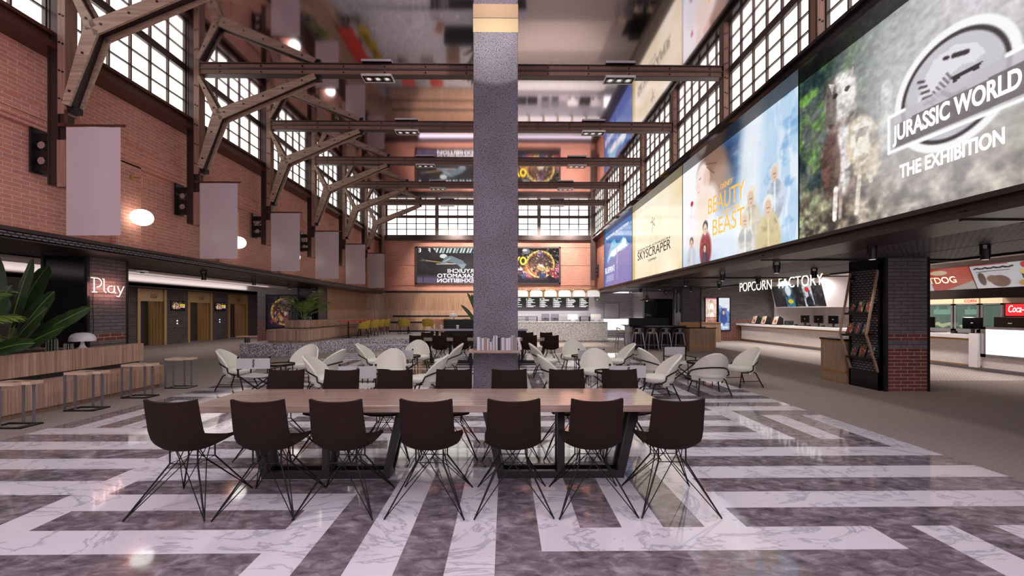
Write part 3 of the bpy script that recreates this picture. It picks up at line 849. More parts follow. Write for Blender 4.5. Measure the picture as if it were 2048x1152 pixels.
def picture(name, art, o, right, down, mat, parent, back=.03):
    """a panel standing at o (its top left corner), spanned by the vectors right and down"""
    im = art.im; h, w = im.shape[:2]; o, right, down = Vector(o), Vector(right), Vector(down)
    us = np.linspace(0, 1, w); vs = np.linspace(0, 1, h); UU, VV = np.meshgrid(us, vs)
    P = np.array(o)[None, None]+UU[..., None]*np.array(right)+VV[..., None]*np.array(down)
    idx = np.arange(w*h).reshape(h, w)
    f = np.stack([idx[:-1, :-1], idx[1:, :-1], idx[1:, 1:], idx[:-1, 1:]], -1).reshape(-1, 4)
    nrm = right.cross(down); nrm.normalize(); nrm = -nrm      # towards the viewer
    bk = [o-nrm*back, o+right-nrm*back, o+right+down-nrm*back, o+down-nrm*back]; n = w*h
    pts = np.concatenate([P.reshape(-1, 3), np.array([list(v) for v in bk])])
    me = bpy.data.meshes.new(name)
    c = [int(idx[0, 0]), int(idx[0, -1]), int(idx[-1, -1]), int(idx[-1, 0])]
    top = [int(i) for i in idx[0]]; bot = [int(i) for i in idx[-1]]; le = [int(i) for i in idx[:, 0]]; ri = [int(i) for i in idx[:, -1]]
    extra = [[n, n+1, n+2, n+3][::-1], top+[n+1, n], bot[::-1]+[n+3, n+2], le[::-1]+[n, n+3], ri+[n+2, n+1]]
    me.from_pydata(pts.tolist(), [], f.tolist()+extra)
    ca = me.color_attributes.new('art', 'FLOAT_COLOR', 'POINT')
    s = np.clip(im.reshape(-1, 3), 0, 1); l = np.where(s <= .04045, s/12.92, ((s+.055)/1.055)**2.4)
    col = np.ones((n+4, 4)); col[:n, :3] = l; col[n:, :3] = .01
    ca.data.foreach_set('color', col.astype(np.float32).ravel())
    me.materials.append(M[mat])
    ob = bpy.data.objects.new(name, me); C.objects.link(ob)
    if parent: ob.parent = parent
    return ob

RY = (PI/2, 0, -PI/2)          # writing on a wall that faces -x
XP, ZT, ZB = 5.45, 5.75, 2.8
def wallposter(label, art, y_left, y_right):
    r = thing('film_poster', label, 'poster', (XP, (y_left+y_right)/2, ZB)); h = (y_left-y_right)/2
    picture('picture', art, (0, h, ZT-ZB), (0, -2*h, 0), (0, 0, ZB-ZT), 'screen', r, .12)
    b = B()
    for y in (h-.01, -h-.01): b.box(-.012, .02, y, y+.02, 0, ZT-ZB)
    b.box(-.012, .02, -h, h, -.02, 0.0); obj('edge_strip', b, 'blacksteel', r)
    def at(u, v): return (-.016, h-2*h*u, (ZT-ZB)*(1-v))
    return r, at

# --- jungle exhibition poster
A = Art(300, 170, (120, 118, 116), 3)
n1 = A.noise(9, 6, 4); n2 = A.noise(5, 3, 3); n3 = A.noise(26, 16, 3)
A.grad((150, 148, 150), (128, 112, 100))
A.put(np.clip((.52-A.U)*2.6, 0, 1)*np.clip(1.1-A.V, 0, 1)*(.35+.9*n1), (34, 52, 44))
A.put(np.clip((n3-.5)*5, 0, 1)*np.clip((.34-A.U)*4, 0, 1)*np.clip((.75-A.V)*3, 0, 1), (96, 136, 66))
A.put(np.clip((n1-.55)*6, 0, 1)*np.clip((.3-A.U)*4, 0, 1), (24, 40, 46))
A.put(np.clip((n2-.35)*2.5, 0, 1)*np.clip((A.U-.22)*3, 0, 1)*np.clip((.75-A.V)*3, 0, 1)*.7, (196, 190, 194))
A.put(np.clip((A.V-.66)*5, 0, 1)*.9, (98, 84, 70)); A.put(np.clip((A.V-.68)*5, 0, 1)*np.clip((n3-.5)*5, 0, 1)*.8, (186, 170, 150))
A.put(np.clip((A.V-.7)*5, 0, 1)*np.clip((.46-n3)*7, 0, 1)*.9, (40, 34, 30))
A.put(np.clip((.16-A.U)*9, 0, 1)*np.clip((A.V-.62)*7, 0, 1)*np.clip((n3-.38)*4, 0, 1)*.8, (150, 168, 120))
A.ell(.86, .62, .16, .3, (70, 84, 44), .8, .6); A.put(np.clip((n3-.55)*6, 0, 1)*np.clip((A.U-.6)*5, 0, 1)*np.clip((A.V-.62)*6, 0, 1)*.6, (120, 130, 70))
# a standing animal statue and a smaller one behind it
A.ell(.188, .24, .055, .115, (204, 198, 194), 1, .25); A.ell(.19, .36, .05, .085, (190, 184, 180), 1, .25); A.ell(.15, .26, .02, .13, (92, 80, 76), .9, .5); A.ell(.168, .22, .01, .014, (40, 34, 32)); A.ell(.215, .22, .01, .014, (40, 34, 32))
A.poly([(.14, .13), (.165, .15), (.155, .2)], (186, 178, 172)); A.poly([(.215, .15), (.24, .12), (.236, .2)], (186, 178, 172)); A.line(.145, .37, .19, .41, .009, (60, 50, 48)); A.line(.19, .41, .236, .37, .009, (60, 50, 48)); A.line(.15, .4, .19, .44, .007, (220, 214, 208)); A.line(.19, .44, .23, .4, .007, (220, 214, 208))
A.ell(.19, .58, .075, .2, (122, 100, 92), 1, .15); A.ell(.2, .58, .028, .17, (214, 208, 206), .9, .3); A.ell(.15, .6, .035, .16, (86, 60, 54), .9, .3)
A.ell(.275, .58, .055, .17, (196, 178, 146), 1, .12, -.25); A.ell(.262, .52, .03, .09, (232, 220, 196), .8, .3)
A.put(np.clip((n3-.52)*6, 0, 1)*(((A.U-.22)/.12)**2+((A.V-.58)/.24)**2 < 1)*.6, (60, 48, 42))
A.line(.17, .74, .165, .9, .016, (214, 204, 196)); A.line(.19, .74, .187, .9, .012, (150, 134, 122)); A.line(.26, .72, .25, .9, .014, (196, 180, 160)); A.line(.29, .7, .3, .76, .012, (200, 186, 160))
A.line(.245, .46, .3, .47, .007, (206, 196, 186)); A.ell(.35, .37, .016, .06, (190, 196, 190), .9, .3); A.line(.345, .4, .35, .52, .02, (130, 142, 128), .8); A.ell(.352, .52, .022, .1, (186, 188, 180), .8, .4); A.line(.32, .36, .325, .5, .006, (150, 130, 100), .8)
n4 = A.noise(80, 46, 2); n5 = A.noise(40, 60, 2); A.im = np.clip(A.im*(.74+.62*n4[..., None])*(.9+.34*n5[..., None]), 0, 1)
# round emblem
A.ell(.517, .46, .2, .45, (226, 224, 230), .55, 1.)
A.ell(.517, .495, .105, .235, (202, 200, 207), .9, .04)
A.put((((A.U-.517)*A.asp)**2+(A.V-.495)**2 < .2**2)*np.clip((n1-.45)*4, 0, 1)*.6, (226, 222, 226))
A.ring(.517, .495, .235, .018, (250, 249, 250)); A.ring(.517, .495, .21, .009, (58, 50, 52), .9)
A.poly([(.455, .4), (.48, .34), (.53, .33), (.575, .37), (.592, .425), (.57, .44), (.545, .425), (.52, .44), (.5, .5), (.47, .56), (.44, .58), (.435, .5)], (232, 229, 234), .9)
A.poly([(.52, .452), (.588, .452), (.578, .475), (.545, .47), (.525, .485)], (50, 42, 46), .9); A.poly([(.515, .49), (.545, .48), (.58, .485), (.56, .515), (.52, .515)], (226, 222, 228), .9)
A.line(.525, .37, .555, .385, .01, (50, 42, 46), .9); A.line(.505, .36, .512, .365, .008, (50, 42, 46), .9); A.line(.5, .5, .53, .545, .009, (50, 42, 46), .9); A.line(.52, .53, .55, .53, .008, (50, 42, 46), .8)
for k in range(7): A.line(.44+.004*k, .40+.028*k, .455+.006*k, .41+.026*k, .006, (70, 60, 64), .85); A.line(.462+.008*k, .5-.012*k, .478+.007*k, .53-.012*k, .005, (90, 80, 84), .7)
# banner of the title
A.poly([(.357, .49), (.678, .478), (.678, .665), (.357, .66)], (196, 192, 198), .85)
for q in (((.357, .492), (.402, .49)), ((.632, .48), (.678, .478)), ((.357, .66), (.678, .665)), ((.357, .49), (.357, .66)), ((.678, .478), (.678, .665))): A.line(q[0][0], q[0][1], q[1][0], q[1][1], .008, (255, 255, 255))
A.poly([(.372, .54), (.665, .53), (.665, .65), (.372, .645)], (108, 98, 100), .8)
r, at = wallposter('huge lit poster of a jungle with a statue and a round emblem', A, 7.87, 2.67)
text('lettering', 'JURASSIC WORLD', 'text_white', r, at(.518, .588), RY, width=1.5, height=.3, bold=.03)
text('lettering', 'THE EXHIBITION', 'text_white', r, at(.512, .776), RY, width=1.24, height=.19, bold=.03)

# --- fairy tale poster
A = Art(320, 180, (236, 240, 248), 5)
n1 = A.noise(6, 5, 4); n2 = A.noise(36, 4, 3); n3 = A.noise(16, 12, 3)
A.put(np.clip((A.U-.3)*1.5, 0, 1)*np.clip((n1-.15)*1.6, 0, 1)*.75, (150, 190, 226))
A.put(np.clip(1-np.hypot((A.U-.52)*1.6, A.V-.22)/.42, 0, 1)**.7*np.clip(n1*1.7, 0, 1), (52, 92, 138)); A.put(np.clip(1-np.hypot((A.U-.5)*2, A.V-.12)/.3, 0, 1)*np.clip((n1-.35)*4, 0, 1), (26, 52, 92))
A.put(np.clip((A.U-.66)*6, 0, 1)*.55, (176, 210, 238)); A.put(np.clip((n2-.5)*5, 0, 1)*np.clip((A.U-.6)*4, 0, 1)*.7, (242, 248, 254)); A.put(np.clip((.42-n3)*5, 0, 1)*np.clip((A.U-.68)*5, 0, 1)*.55, (96, 152, 206))
A.ell(.69, .3, .05, .42, (248, 252, 255), .75, 1.2, .15)
A.put(np.clip((.36-A.U)*6, 0, 1)*np.clip((1.1-A.V)*2, 0, 1)*.8, (252, 250, 250))
# a generic profile with pinned-up hair
A.ell(.345, .13, .12, .14, (128, 98, 84), .95, .45); A.ell(.4, .23, .09, .15, (150, 114, 96), .75, .7); A.ell(.43, .3, .09, .1, (206, 180, 160), .5, .9)
A.ell(.245, .2, .06, .14, (248, 228, 218), 1, .3, .2); A.ell(.2, .235, .018, .03, (244, 220, 208), .9, .5); A.ell(.3, .2, .03, .07, (232, 200, 184), .9, .5); A.line(.215, .17, .235, .165, .006, (120, 90, 80), .7); A.line(.2, .29, .222, .285, .006, (200, 120, 110), .7)
A.ell(.29, .42, .1, .13, (250, 236, 228), .95, .5); A.ell(.225, .56, .06, .2, (240, 222, 200), .7, .7, .35); A.line(.3, .1, .38, .2, .006, (96, 70, 60), .6); A.line(.29, .07, .4, .12, .006, (96, 70, 60), .6)
A.ell(.125, .36, .014, .022, (196, 44, 70), 1, .4); A.line(.125, .38, .108, .6, .004, (130, 110, 100), .7); A.ell(.12, .6, .06, .13, (236, 230, 238), .8, .7)
A.put(np.clip((A.V-.72)*3, 0, 1)*np.clip((.5-A.U)*5, 0, 1)*.6, (150, 178, 222))
def crowd(u, v, h, coat, hair, skin=(228, 196, 172)):
    k = h/A.asp
    A.ell(u, v+.66*h, .27*k, .4*h, coat, .95, .25); A.put((((A.U-u)/(.27*k))**2+((A.V-v-.66*h)/(.4*h))**2 < 1)*np.clip((n3-.45)*4, 0, 1)*.5, tuple(int(c*.6) for c in coat)); A.line(u, v+.3*h, u, v+.85*h, .01, tuple(min(255, int(c*1.15)) for c in coat), .7)
    A.ell(u, v+.1*h, .12*k, .13*h, hair, .95, .25); A.ell(u-.01*k, v+.17*h, .085*k, .125*h, skin, 1, .2); A.line(u-.04*k, v+.16*h, u+.03*k, v+.16*h, .003, (90, 70, 64), .8); A.line(u-.02*k, v+.23*h, u+.02*k, v+.23*h, .003, (170, 100, 90), .8)
crowd(.7, .5, .46, (216, 206, 186), (238, 230, 214)); crowd(.86, .42, .36, (210, 220, 236), (226, 222, 216)); crowd(.655, .66, .4, (228, 228, 226), (226, 220, 208)); crowd(.82, .62, .46, (214, 196, 150), (242, 240, 232))
crowd(.285, .6, .38, (168, 70, 74), (56, 44, 42)); crowd(.12, .7, .32, (206, 206, 216), (110, 86, 72)); crowd(.28, .8, .24, (96, 74, 96), (66, 50, 46))
A.put(np.clip(1-np.abs(A.U-.5)*8, 0, 1)*np.clip((A.V-.76)*5, 0, 1)*.5, (232, 244, 255))
r, at = wallposter('lit white and blue poster with golden fairy tale title lettering', A, 13.07, 7.87)
text('lettering', 'DISNEY', 'text_gold', r, at(.5, .36), RY, width=.6, height=.13, shear=.15)
text('lettering', 'BEAUTY', 'text_gold', r, at(.485, .485), RY, width=1.75, height=.42, shear=.05)
text('lettering', 'AND THE', 'text_gold', r, at(.54, .588), RY, width=.85, height=.12)
text('lettering', 'BEAST', 'text_gold', r, at(.51, .69), RY, width=1.5, height=.42)

# --- sand coloured skyscraper poster
A = Art(200, 110, (246, 232, 200), 8)
n1 = A.noise(4, 3, 3); n2 = A.noise(20, 3, 2)
A.put(np.clip((n1-.4)*2.2, 0, 1)*.8, (255, 250, 236)); A.put(np.clip((.42-n1)*4, 0, 1)*.5, (222, 192, 140)); A.put(np.clip((A.U-.75)*3, 0, 1)*np.clip((.5-A.V)*3, 0, 1)*.5, (226, 196, 140))
A.put(np.clip((.1-A.U)*30, 0, 1)*.7, (222, 206, 150)); A.put(np.clip((.085-A.U)*40, 0, 1)*np.clip((A.V-.3)*2, 0, 1), (196, 176, 96))
for u in (.02, .045, .07, .09): A.line(u, 0, u, 1, .004, (250, 244, 220), .9)
for sg in ((.47, .27, .49, .32), (.49, .32, .47, .42), (.49, .32, .53, .36), (.47, .3, .44, .29), (.49, .3, .52, .27)): A.line(*sg, .009, (150, 128, 104), .9)
A.ell(.48, .25, .007, .013, (150, 128, 104))
r, at = wallposter('lit sand coloured poster with thin dark title and tiny leaping figure', A, 18.27, 13.07)
text('lettering', 'SKYSCRAPER', 'text_dark', r, at(.483, .67), RY, width=3.5, height=.33)
text('lettering', 'DWAYNE JOHNSON', 'text_dark', r, at(.485, .59), RY, width=3.4, height=.1)
text('lettering', 'SUMMER', 'text_dark', r, at(.483, .768), RY, width=.9, height=.08)

# --- blue poster
A = Art(150, 90, (52, 110, 176), 9)
n1 = A.noise(6, 4, 3); n3 = A.noise(12, 7, 3)
A.grad((46, 116, 176), (92, 108, 178)); A.put(np.clip((n1-.5)*2, 0, 1)*.3, (120, 140, 206))
A.poly([(.12, .5), (.2, .4), (.3, .22), (.42, .2), (.5, .3), (.62, .3), (.72, .24), (.9, .42), (.7, .46), (.55, .44), (.42, .5), (.28, .47), (.16, .56)], (110, 206, 230), .9)
A.poly([(.18, .49), (.3, .38), (.5, .36), (.66, .33), (.86, .42), (.6, .43), (.42, .48), (.26, .45)], (250, 252, 255)); A.ell(.74, .35, .07, .06, (250, 252, 255), .9, .4)
A.line(.5, .35, .52, .88, .012, (150, 190, 226), .8); A.line(.52, .42, .52, .7, .006, (250, 252, 255), .8); A.line(.5, .4, .5, .47, .01, (36, 60, 110), .8)
A.specks(40, [(230, 240, 252)], .008, .7)
for k in range(5):
    for q in range(6): A.line(.1+.05*q, .785+.022*k, .1+.05*q+.03, .785+.022*k, .004, (225, 235, 250), .8)
r, at = wallposter('small blue lit poster with white tagline and cloud shape, nearest the end wall', A, 23.44, 18.27)
text('lettering', 'WELCOME TO HEAVEN... STORY OF THE CITY BEYOND', 'text_white', r, at(.49, .1), RY, width=4.2, height=.13)
text('lettering', 'BLUEPRINT', 'text_white', r, at(.245, .69), RY, width=2.0, height=.3)

# --- framed posters on the end wall
def endposter(label, art, x0, x1, z0=3.16, z1=5.39, y=25.37):
    r = thing('framed_poster', label, 'poster', ((x0+x1)/2, y, z0)); h = (x1-x0)/2; H_ = z1-z0
    picture('picture', art, (-h+.06, -.05, H_-.06), (2*h-.12, 0, 0), (0, 0, -H_+.12), 'screen', r, .03)
    b = B()
    for q in ((-h, -h+.09, 0, H_), (h-.09, h, 0, H_), (-h, h, 0, .09), (-h, h, H_-.09, H_)): b.box(q[0], q[1], -.09, .0, q[2], q[3])
    obj('frame', b, 'frame', r)
    return r, (lambda u, v: (-h+.06+(2*h-.12)*u, -.056, (H_-.06)-(H_-.12)*v))
A = Art(220, 120, (46, 40, 42), 11)
n1 = A.noise(8, 5, 3); A.put(np.clip((n1-.5)*3, 0, 1)*.3, (80, 70, 70))
A.put(np.clip((A.V-.74)*8, 0, 1)*.8, (112, 96, 128)); A.poly([(.24, 0), (1, 0), (1, .15), (.3, .15)], (208, 224, 222))
for k in range(14): A.line(.3+.05*k, .0, .27+.05*k, .15, .012*(1+k % 2), (40, 44, 46))
A.line(.14, .36, .55, .46, .012, (190, 150, 96)); A.line(.3, .46, .62, .45, .01, (220, 220, 222)); A.line(.1, .76, .1, .98, .006, (20, 16, 20))
A.ell(.4, .24, .05, .055, (226, 226, 220), 1, .2); A.poly([(.43, .26), (.52, .23), (.68, .36), (.74, .48), (.66, .56), (.58, .44), (.48, .4), (.38, .45), (.36, .43)], (120, 134, 140)); A.line(.4, .4, .5, .3, .012, (190, 200, 204)); A.poly([(.62, .46), (.74, .46), (.7, .58), (.66, .58)], (150, 166, 172))
A.line(.06, .36, .2, .37, .004, (170, 160, 150)); A.line(.08, .32, .12, .34, .004, (160, 160, 160))
r, at = endposter('dark framed exhibition poster with mirrored white lettering on the end wall', A, -5.29, -1.2)
text('lettering', 'RYUICHI', 'text_white', r, at(.657, .655), (PI/2, 0, 0), width=1.53, height=.23, mirror=True)
text('lettering', 'SAKAMOTO', 'text_white', r, at(.58, .79), (PI/2, 0, 0), width=2.15, height=.23, mirror=True)
text('lettering', 'EXHIBITION', 'text_white', r, at(.58, .925), (PI/2, 0, 0), width=2.15, height=.23, mirror=True)
text('lettering', 'E', 'text_white', r, at(.05, .08), (PI/2, 0, 0), height=.22, mirror=True); text('lettering', 'F', 'text_white', r, at(.19, .08), (PI/2, 0, 0), height=.22, mirror=True)
text('lettering', 'I', 'text_black', r, at(.4, .08), (PI/2, 0, 0), height=.22, mirror=True); text('lettering', 'L', 'text_black', r, at(.6, .08), (PI/2, 0, 0), height=.22, mirror=True)
def ensemble(seed, w=200, h=120, u0=.5, sc=1., dark=False):
    """a generic dark poster: glowing ring, a crowd of little figures, pink and orange dust"""
    A = Art(w, h, (22, 14, 28), seed); n1 = A.noise(9, 6, 4); n3 = A.noise(22, 14, 2)
    k = 1.15 if not dark else .6
    f = lambda c: tuple(min(255, int(x*k)) for x in c)
    A.put(np.clip((n1-.42)*4, 0, 1)*np.clip((A.U-u0+.35)*4, 0, 1)*np.clip((A.V-.3)*3, 0, 1)*np.clip((1-A.V)*4, 0, 1), f((236, 104, 150)))
    A.put(np.clip(1-np.hypot((A.U-u0-.12)*A.asp, A.V-.5)/.5, 0, 1)*np.clip(n1*1.4, 0, 1), f((240, 150, 60)))
    A.ring(u0+.14, .46, .36*sc, .022, f((250, 200, 110)), .9); A.ring(u0+.14, .46, .32*sc, .01, f((200, 100, 60)), .8)
    A.ell(u0+.14, .2, .05/A.asp*1.6, .1, f((120, 90, 120)), 1, .2); A.ell(u0+.14, .42, .16/A.asp, .17, f((90, 60, 70)), .8, .4)
    rr = A.rng
    for q in range(26):
        u = u0-.16+.6*rr.rand(); person(A, u, .42+.28*rr.rand(), .12+.1*rr.rand(), f([(200, 120, 60), (70, 50, 60), (150, 60, 70), (220, 180, 120), (60, 70, 110)][rr.randint(5)]), f((230, 180, 140)), f((60, 40, 40)))
    A.ell(u0+.16, .5, .022, .03, f((230, 220, 255)), 1, .5)
    n6 = A.noise(60, 40, 2); A.im = np.clip(A.im*(.55+.95*n6[..., None]), 0, 1)
    A.put(np.clip((n6-.66)*9, 0, 1)*np.clip((A.U-u0+.3)*4, 0, 1)*np.clip((.85-A.V)*5, 0, 1)*.7, f((255, 220, 150)))
    A.put(np.clip((A.V-.84)*9+ (n1-.5)*2, 0, 1), (18, 12, 16))
    return A
A = ensemble(21, 220, 120, .58)
for q in range(5): A.line(.3+.035*q, .6, .318+.035*q, .6, .022, (240, 240, 240))
A.ell(.52, .1, .05, .07, (150, 146, 150), .9, .3); A.ell(.5, .07, .03, .03, (240, 240, 240), 1, .3)
r, at = endposter('dark framed film poster with glowing ring of small figures on the end wall', A, -.95, 3.28)
text('lettering', 'YO', 'text_yellow', r, at(.44, .38), (PI/2, 0, 0), width=.7, height=.5, bold=.03)
# --- tall dim poster on the grey brick wall beside the palm planter
b = B(); b.box(-10.95, -8.66, 19.05, 19.3, 0, 2.55); struct('wall_poster_side', b, 'greybrick')
A = ensemble(33, 110, 110, .36, 1.05, dark=True)
r = thing('framed_poster', 'dim square film poster in black frame on grey brick behind the palm planter', 'poster', (-9.72, 19.05, .74))
picture('picture', A, (-.78, -.035, 1.5), (1.56, 0, 0), (0, 0, -1.5), 'screen', r, .03)
b = B()
for q in ((-.84, -.78, -.06, 1.56), (.78, .84, -.06, 1.56), (-.84, .84, -.06, 0), (-.84, .84, 1.5, 1.56)): b.box(q[0], q[1], -.06, 0, q[2], q[3])
obj('frame', b, 'blacksteel', r)
# --- two lit posters on the far brick wall
def litposter(label, A, x0, x1, z0, z1):
    r = thing('lit_poster', label, 'poster', ((x0+x1)/2, 22.65, z0)); h = (x1-x0)/2; H_ = z1-z0
    picture('picture', A, (-h, -.05, H_), (2*h, 0, 0), (0, 0, -H_), 'screen', r, .04)
    b = B()
    for q in ((-h-.04, -h, -.04, H_+.04), (h, h+.04, -.04, H_+.04), (-h-.04, h+.04, -.04, 0), (-h-.04, h+.04, H_, H_+.04)): b.box(q[0], q[1], -.07, 0, q[2], q[3])
    obj('frame', b, 'blacksteel', r)
    return r
A = Art(40, 90, (236, 214, 200), 41); n1 = A.noise(5, 9, 3); A.put(np.clip((n1-.4)*3, 0, 1)*.6, (196, 140, 112)); A.put((A.V < .06)*.9, (176, 84, 120)); person(A, .5, .12, .36, (255, 250, 246), hair=(150, 110, 90)); person(A, .5, .45, .4, (250, 244, 240), hair=(220, 200, 190)); A.put((np.abs(A.V-.75) < .02)*.8, (150, 70, 50)); A.put((A.V > .77)*np.clip(n1, 0, 1), (150, 84, 66))
litposter('bright pink and white lit poster on the far brick wall, behind the wooden desk', A, 10.64, 11.22, .9, 2.28)
A = Art(40, 100, (222, 230, 244), 43); n1 = A.noise(6, 12, 3); A.poly([(0, .2), (1, .45), (1, 1), (0, 1)], (110, 138, 190)); A.put(np.clip((n1-.5)*4, 0, 1)*.7, (40, 60, 110)); A.put((A.V < .32)*np.clip((n1-.35)*3, 0, 1)*.8, (255, 252, 248)); person(A, .45, .4, .4, (60, 80, 140), hair=(40, 40, 60)); A.put((A.V > .78)*np.clip((n1-.3)*2, 0, 1), (240, 246, 255))
r = litposter('blue and white lit poster on the far brick wall beside the white counter', A, 11.34, 11.92, .58, 2.28)
# small lit screens between the lifts
for k, y in enumerate((21.1, 24.2)):
    r = thing('wall_screen', '%s lit wall screen with a bright crowd picture between the gold lift doors' % ('nearer', 'farther')[k], 'screen', (-16.0, y, 1.6), 0, 'screens between the lifts')
    A = ensemble(51, 64, 40, .2, .7)
    A.put((A.U > .6)*(np.abs(A.V-.4) < .12)*.8, (230, 210, 60)); A.put((A.U > .62)*(np.abs(A.V-.62) < .03), (255, 255, 255))
    picture('picture', A, (.045, -.42, .44), (0, .84, 0), (0, 0, -.42), 'screen', r, .01)
    b = B(); b.box(0, .034, -.46, .46, -.02, .48); obj('casing', b, 'blackmatt', r)
    c = thing('call_button', 'small call plate with two lit buttons under the %s wall screen' % ('nearer', 'farther')[k], 'button', (-16.0, y-.05, 1.0), 0, 'lift call plates')
    b = B(); b.box(0, .02, -.07, .07, -.1, .18); obj('plate', b, 'gunmetal', c)
    b = B(); b.box(.02, .03, -.03, .03, .08, .13); b.box(.02, .03, -.03, .03, -.05, .0); obj('button', b, 'lightbox', c)
# ------------------------------------------------------------------ dining chairs and the long tables
def make_dining_chair():
    """leather bucket chair on a wire base; faces +y"""
    r = thing('dining_chair', '', 'chair')
    # side profile of the shell: (y, z, half width, side lift, forward curl)
    prof = [(-.262, .868, .205, 0, .035), (-.25, .80, .207, 0, .036), (-.236, .72, .21, 0, .04), (-.222, .64, .214, 0, .045), (-.205, .57, .217, .005, .055),
            (-.18, .515, .22, .02, .06), (-.14, .478, .222, .04, .05), (-.08, .462, .226, .055, .02), (0, .458, .232, .06, 0), (.1, .464, .236, .06, 0), (.18, .474, .236, .052, 0), (.25, .48, .226, .036, 0), (.285, .474, .21, .02, 0)]
    g = []
    for y, z, hw, lift, curl in prof:
        row = []
        for k in range(13):
            s = -1+2*k/12; q = abs(s)**2.4
            row.append((hw*s*(1-.04*q), y+curl*q, z+lift*q+(.02*(z-.6)/.27*q if z > .6 else 0)))
        g.append(row)
    b = B(); b.sheet(g[:8], .022); obj('backrest', b, 'brown', r, smooth=True)
    b = B(); b.sheet(g[7:], .024); obj('seat', b, 'brown', r, smooth=True)
    bx, by, zr = .108, .1, .358
    b = B(); b.tube([(-bx, -by, zr), (bx, -by, zr), (bx, by, zr), (-bx, by, zr)], .004, 6, closed=True); obj('leg_ring', b, 'wire', r)
    for sx in (-1, 1):
        for sy in (-1, 1):
            b = B(); f = (sx*.298, sy*.298, .004)
            b.tube([(sx*bx, sy*by, .463), (sx*bx, sy*by, zr), f], .0065, 6)
            b.tube([f, (0, sy*by, zr), (-sx*.06, sy*by*.9, .46)], .004, 6)
            b.tube([f, (sx*bx, 0, zr), (sx*bx*.9, -sy*.06, .46)], .004, 6)
            obj('leg', b, 'wire', r)
    return r
dc = make_dining_chair(); first = True
CX = [-2.515, -1.88, -1.265, -.60, .06, .705, 1.315]
TN = ['front long table', 'rear long table']
SIDE = {0: 'camera side', 1: 'far side'}
for t, dy in ((0, 0.), (1, 8.9)):
    for side, (y, rz) in ((0, (3.48+dy, 0)), (1, (4.72+dy, PI))):
        for n, x in enumerate(CX):
            if t == 1 and n == 3 and False: continue
            lab = 'dark brown bucket chair, %s of the %s, %s from the brick wall' % (SIDE[side], TN[t], ord_(n))
            jit = .012*math.sin(n*2.3+side); rr = rz+.03*math.sin(n*1.7+side*2)
            if first: dc.location = (x+jit, y, 0); dc.rotation_euler = (0, 0, rr); dc['label'] = lab; dc['group'] = 'chairs at the front long table'; first = False
            else: dup(dc, (x+jit, y, 0), rr, lab, 'chairs at the %s' % TN[t])
def make_long_table(label, loc):
    r = thing('long_table', label, 'table', loc)
    b = B(); b.box(-2.05, 2.03, -.4, .4, .685, .745); obj('tabletop', b, 'tabletop', r, bevel=.004)
    for cx in (-1.03, 1.15):
        b = B()
        for y in (-.07, .09):
            b.box(cx-.59, cx+.59, y-.025, y+.025, .0, .065)
            for s in (-1, 1):
                b.prism([(cx+s*.59, .02), (cx+s*.745, .685), (cx+s*.665, .685), (cx+s*.52, .02)], 'y', y-.025, y+.025)
            b.box(cx-.035, cx+.035, y-.02, y+.02, .06, .685)
            b.box(cx-.72, cx+.72, y-.025, y+.025, .655, .685)
        for x in (cx-.59, cx+.53): b.box(x, x+.06, -.07, .09, .0, .06)
        obj('trestle', b, 'blacksteel', r)
    return r
lt = make_long_table('very long pale wood table with black trestles in the foreground', (-.63, 4.07, 0))
dup(lt, (-.63, 4.07+8.9, 0), 0, 'long pale wood table with brown chairs behind the concrete pillar')

# ------------------------------------------------------------------ lounge sets
def make_lounge_chair():
    """cream shell chair on thin black legs; faces +y"""
    r = thing('lounge_chair', '', 'chair')
    b = B(); prof = [(.001, .31), (.2, .305), (.265, .32), (.29, .355), (.285, .395), (.25, .42), (.001, .432)]
    b.lathe(prof, 28, (0, .04), 1.06, .98); obj('seat', b, 'cream', r, smooth=True)
    # back: an arched plate, leaning back and wrapping forward at the sides
    def py(x, h): return -.175-.195*h+.26*(abs(x)/.34)**2.2
    R = 15; K = 15; g = []
    for i in range(R):
        h = min(.997, math.sin(PI/2*i/(R-1))); hw = .335*max(0., 1-h**2.9)**.5*(1-.10*(1-h)**3); row = []
        for j in range(K):
            x = hw*(-1+2*j/(K-1)); row.append((x, py(x, h), .27+.525*h))
        g.append(row)
    b = B(); b.sheet(g, .034); obj('backrest', b, 'cream', r, smooth=True)
    b = B(); pts = []
    for i in range(25):
        t = -1+2*i/24; x = .372*math.sin(t*rd(96)); z = .335+.2*max(0, 1-t*t)
        pts.append((x, py(min(abs(x), .335), (z-.27)/.525)-.03+(.05 if abs(t) > .93 else 0), z))
    b.tube(pts, .0135, 8); obj('back_ring', b, 'wire', r)
    for sx in (-1, 1):
        for sy, fy in ((-1, -.27), (1, .25)):
            b = B(); b.tube([(sx*.22, 0, .3), (sx*.22, sy*.13, .3), (sx*.235, sy*.155, .285), (sx*.3, fy, .004)], .0125, 8); obj('leg', b, 'wire', r)
        b = B(); b.tube([(sx*.268, -.21, .13), (sx*.268, .2, .13)], .008, 6)
        b.tube([(sx*.22, 0, .3), (sx*.375, .12, .34)], .01, 6)
        obj('stretcher', b, 'wire', r)
    return r
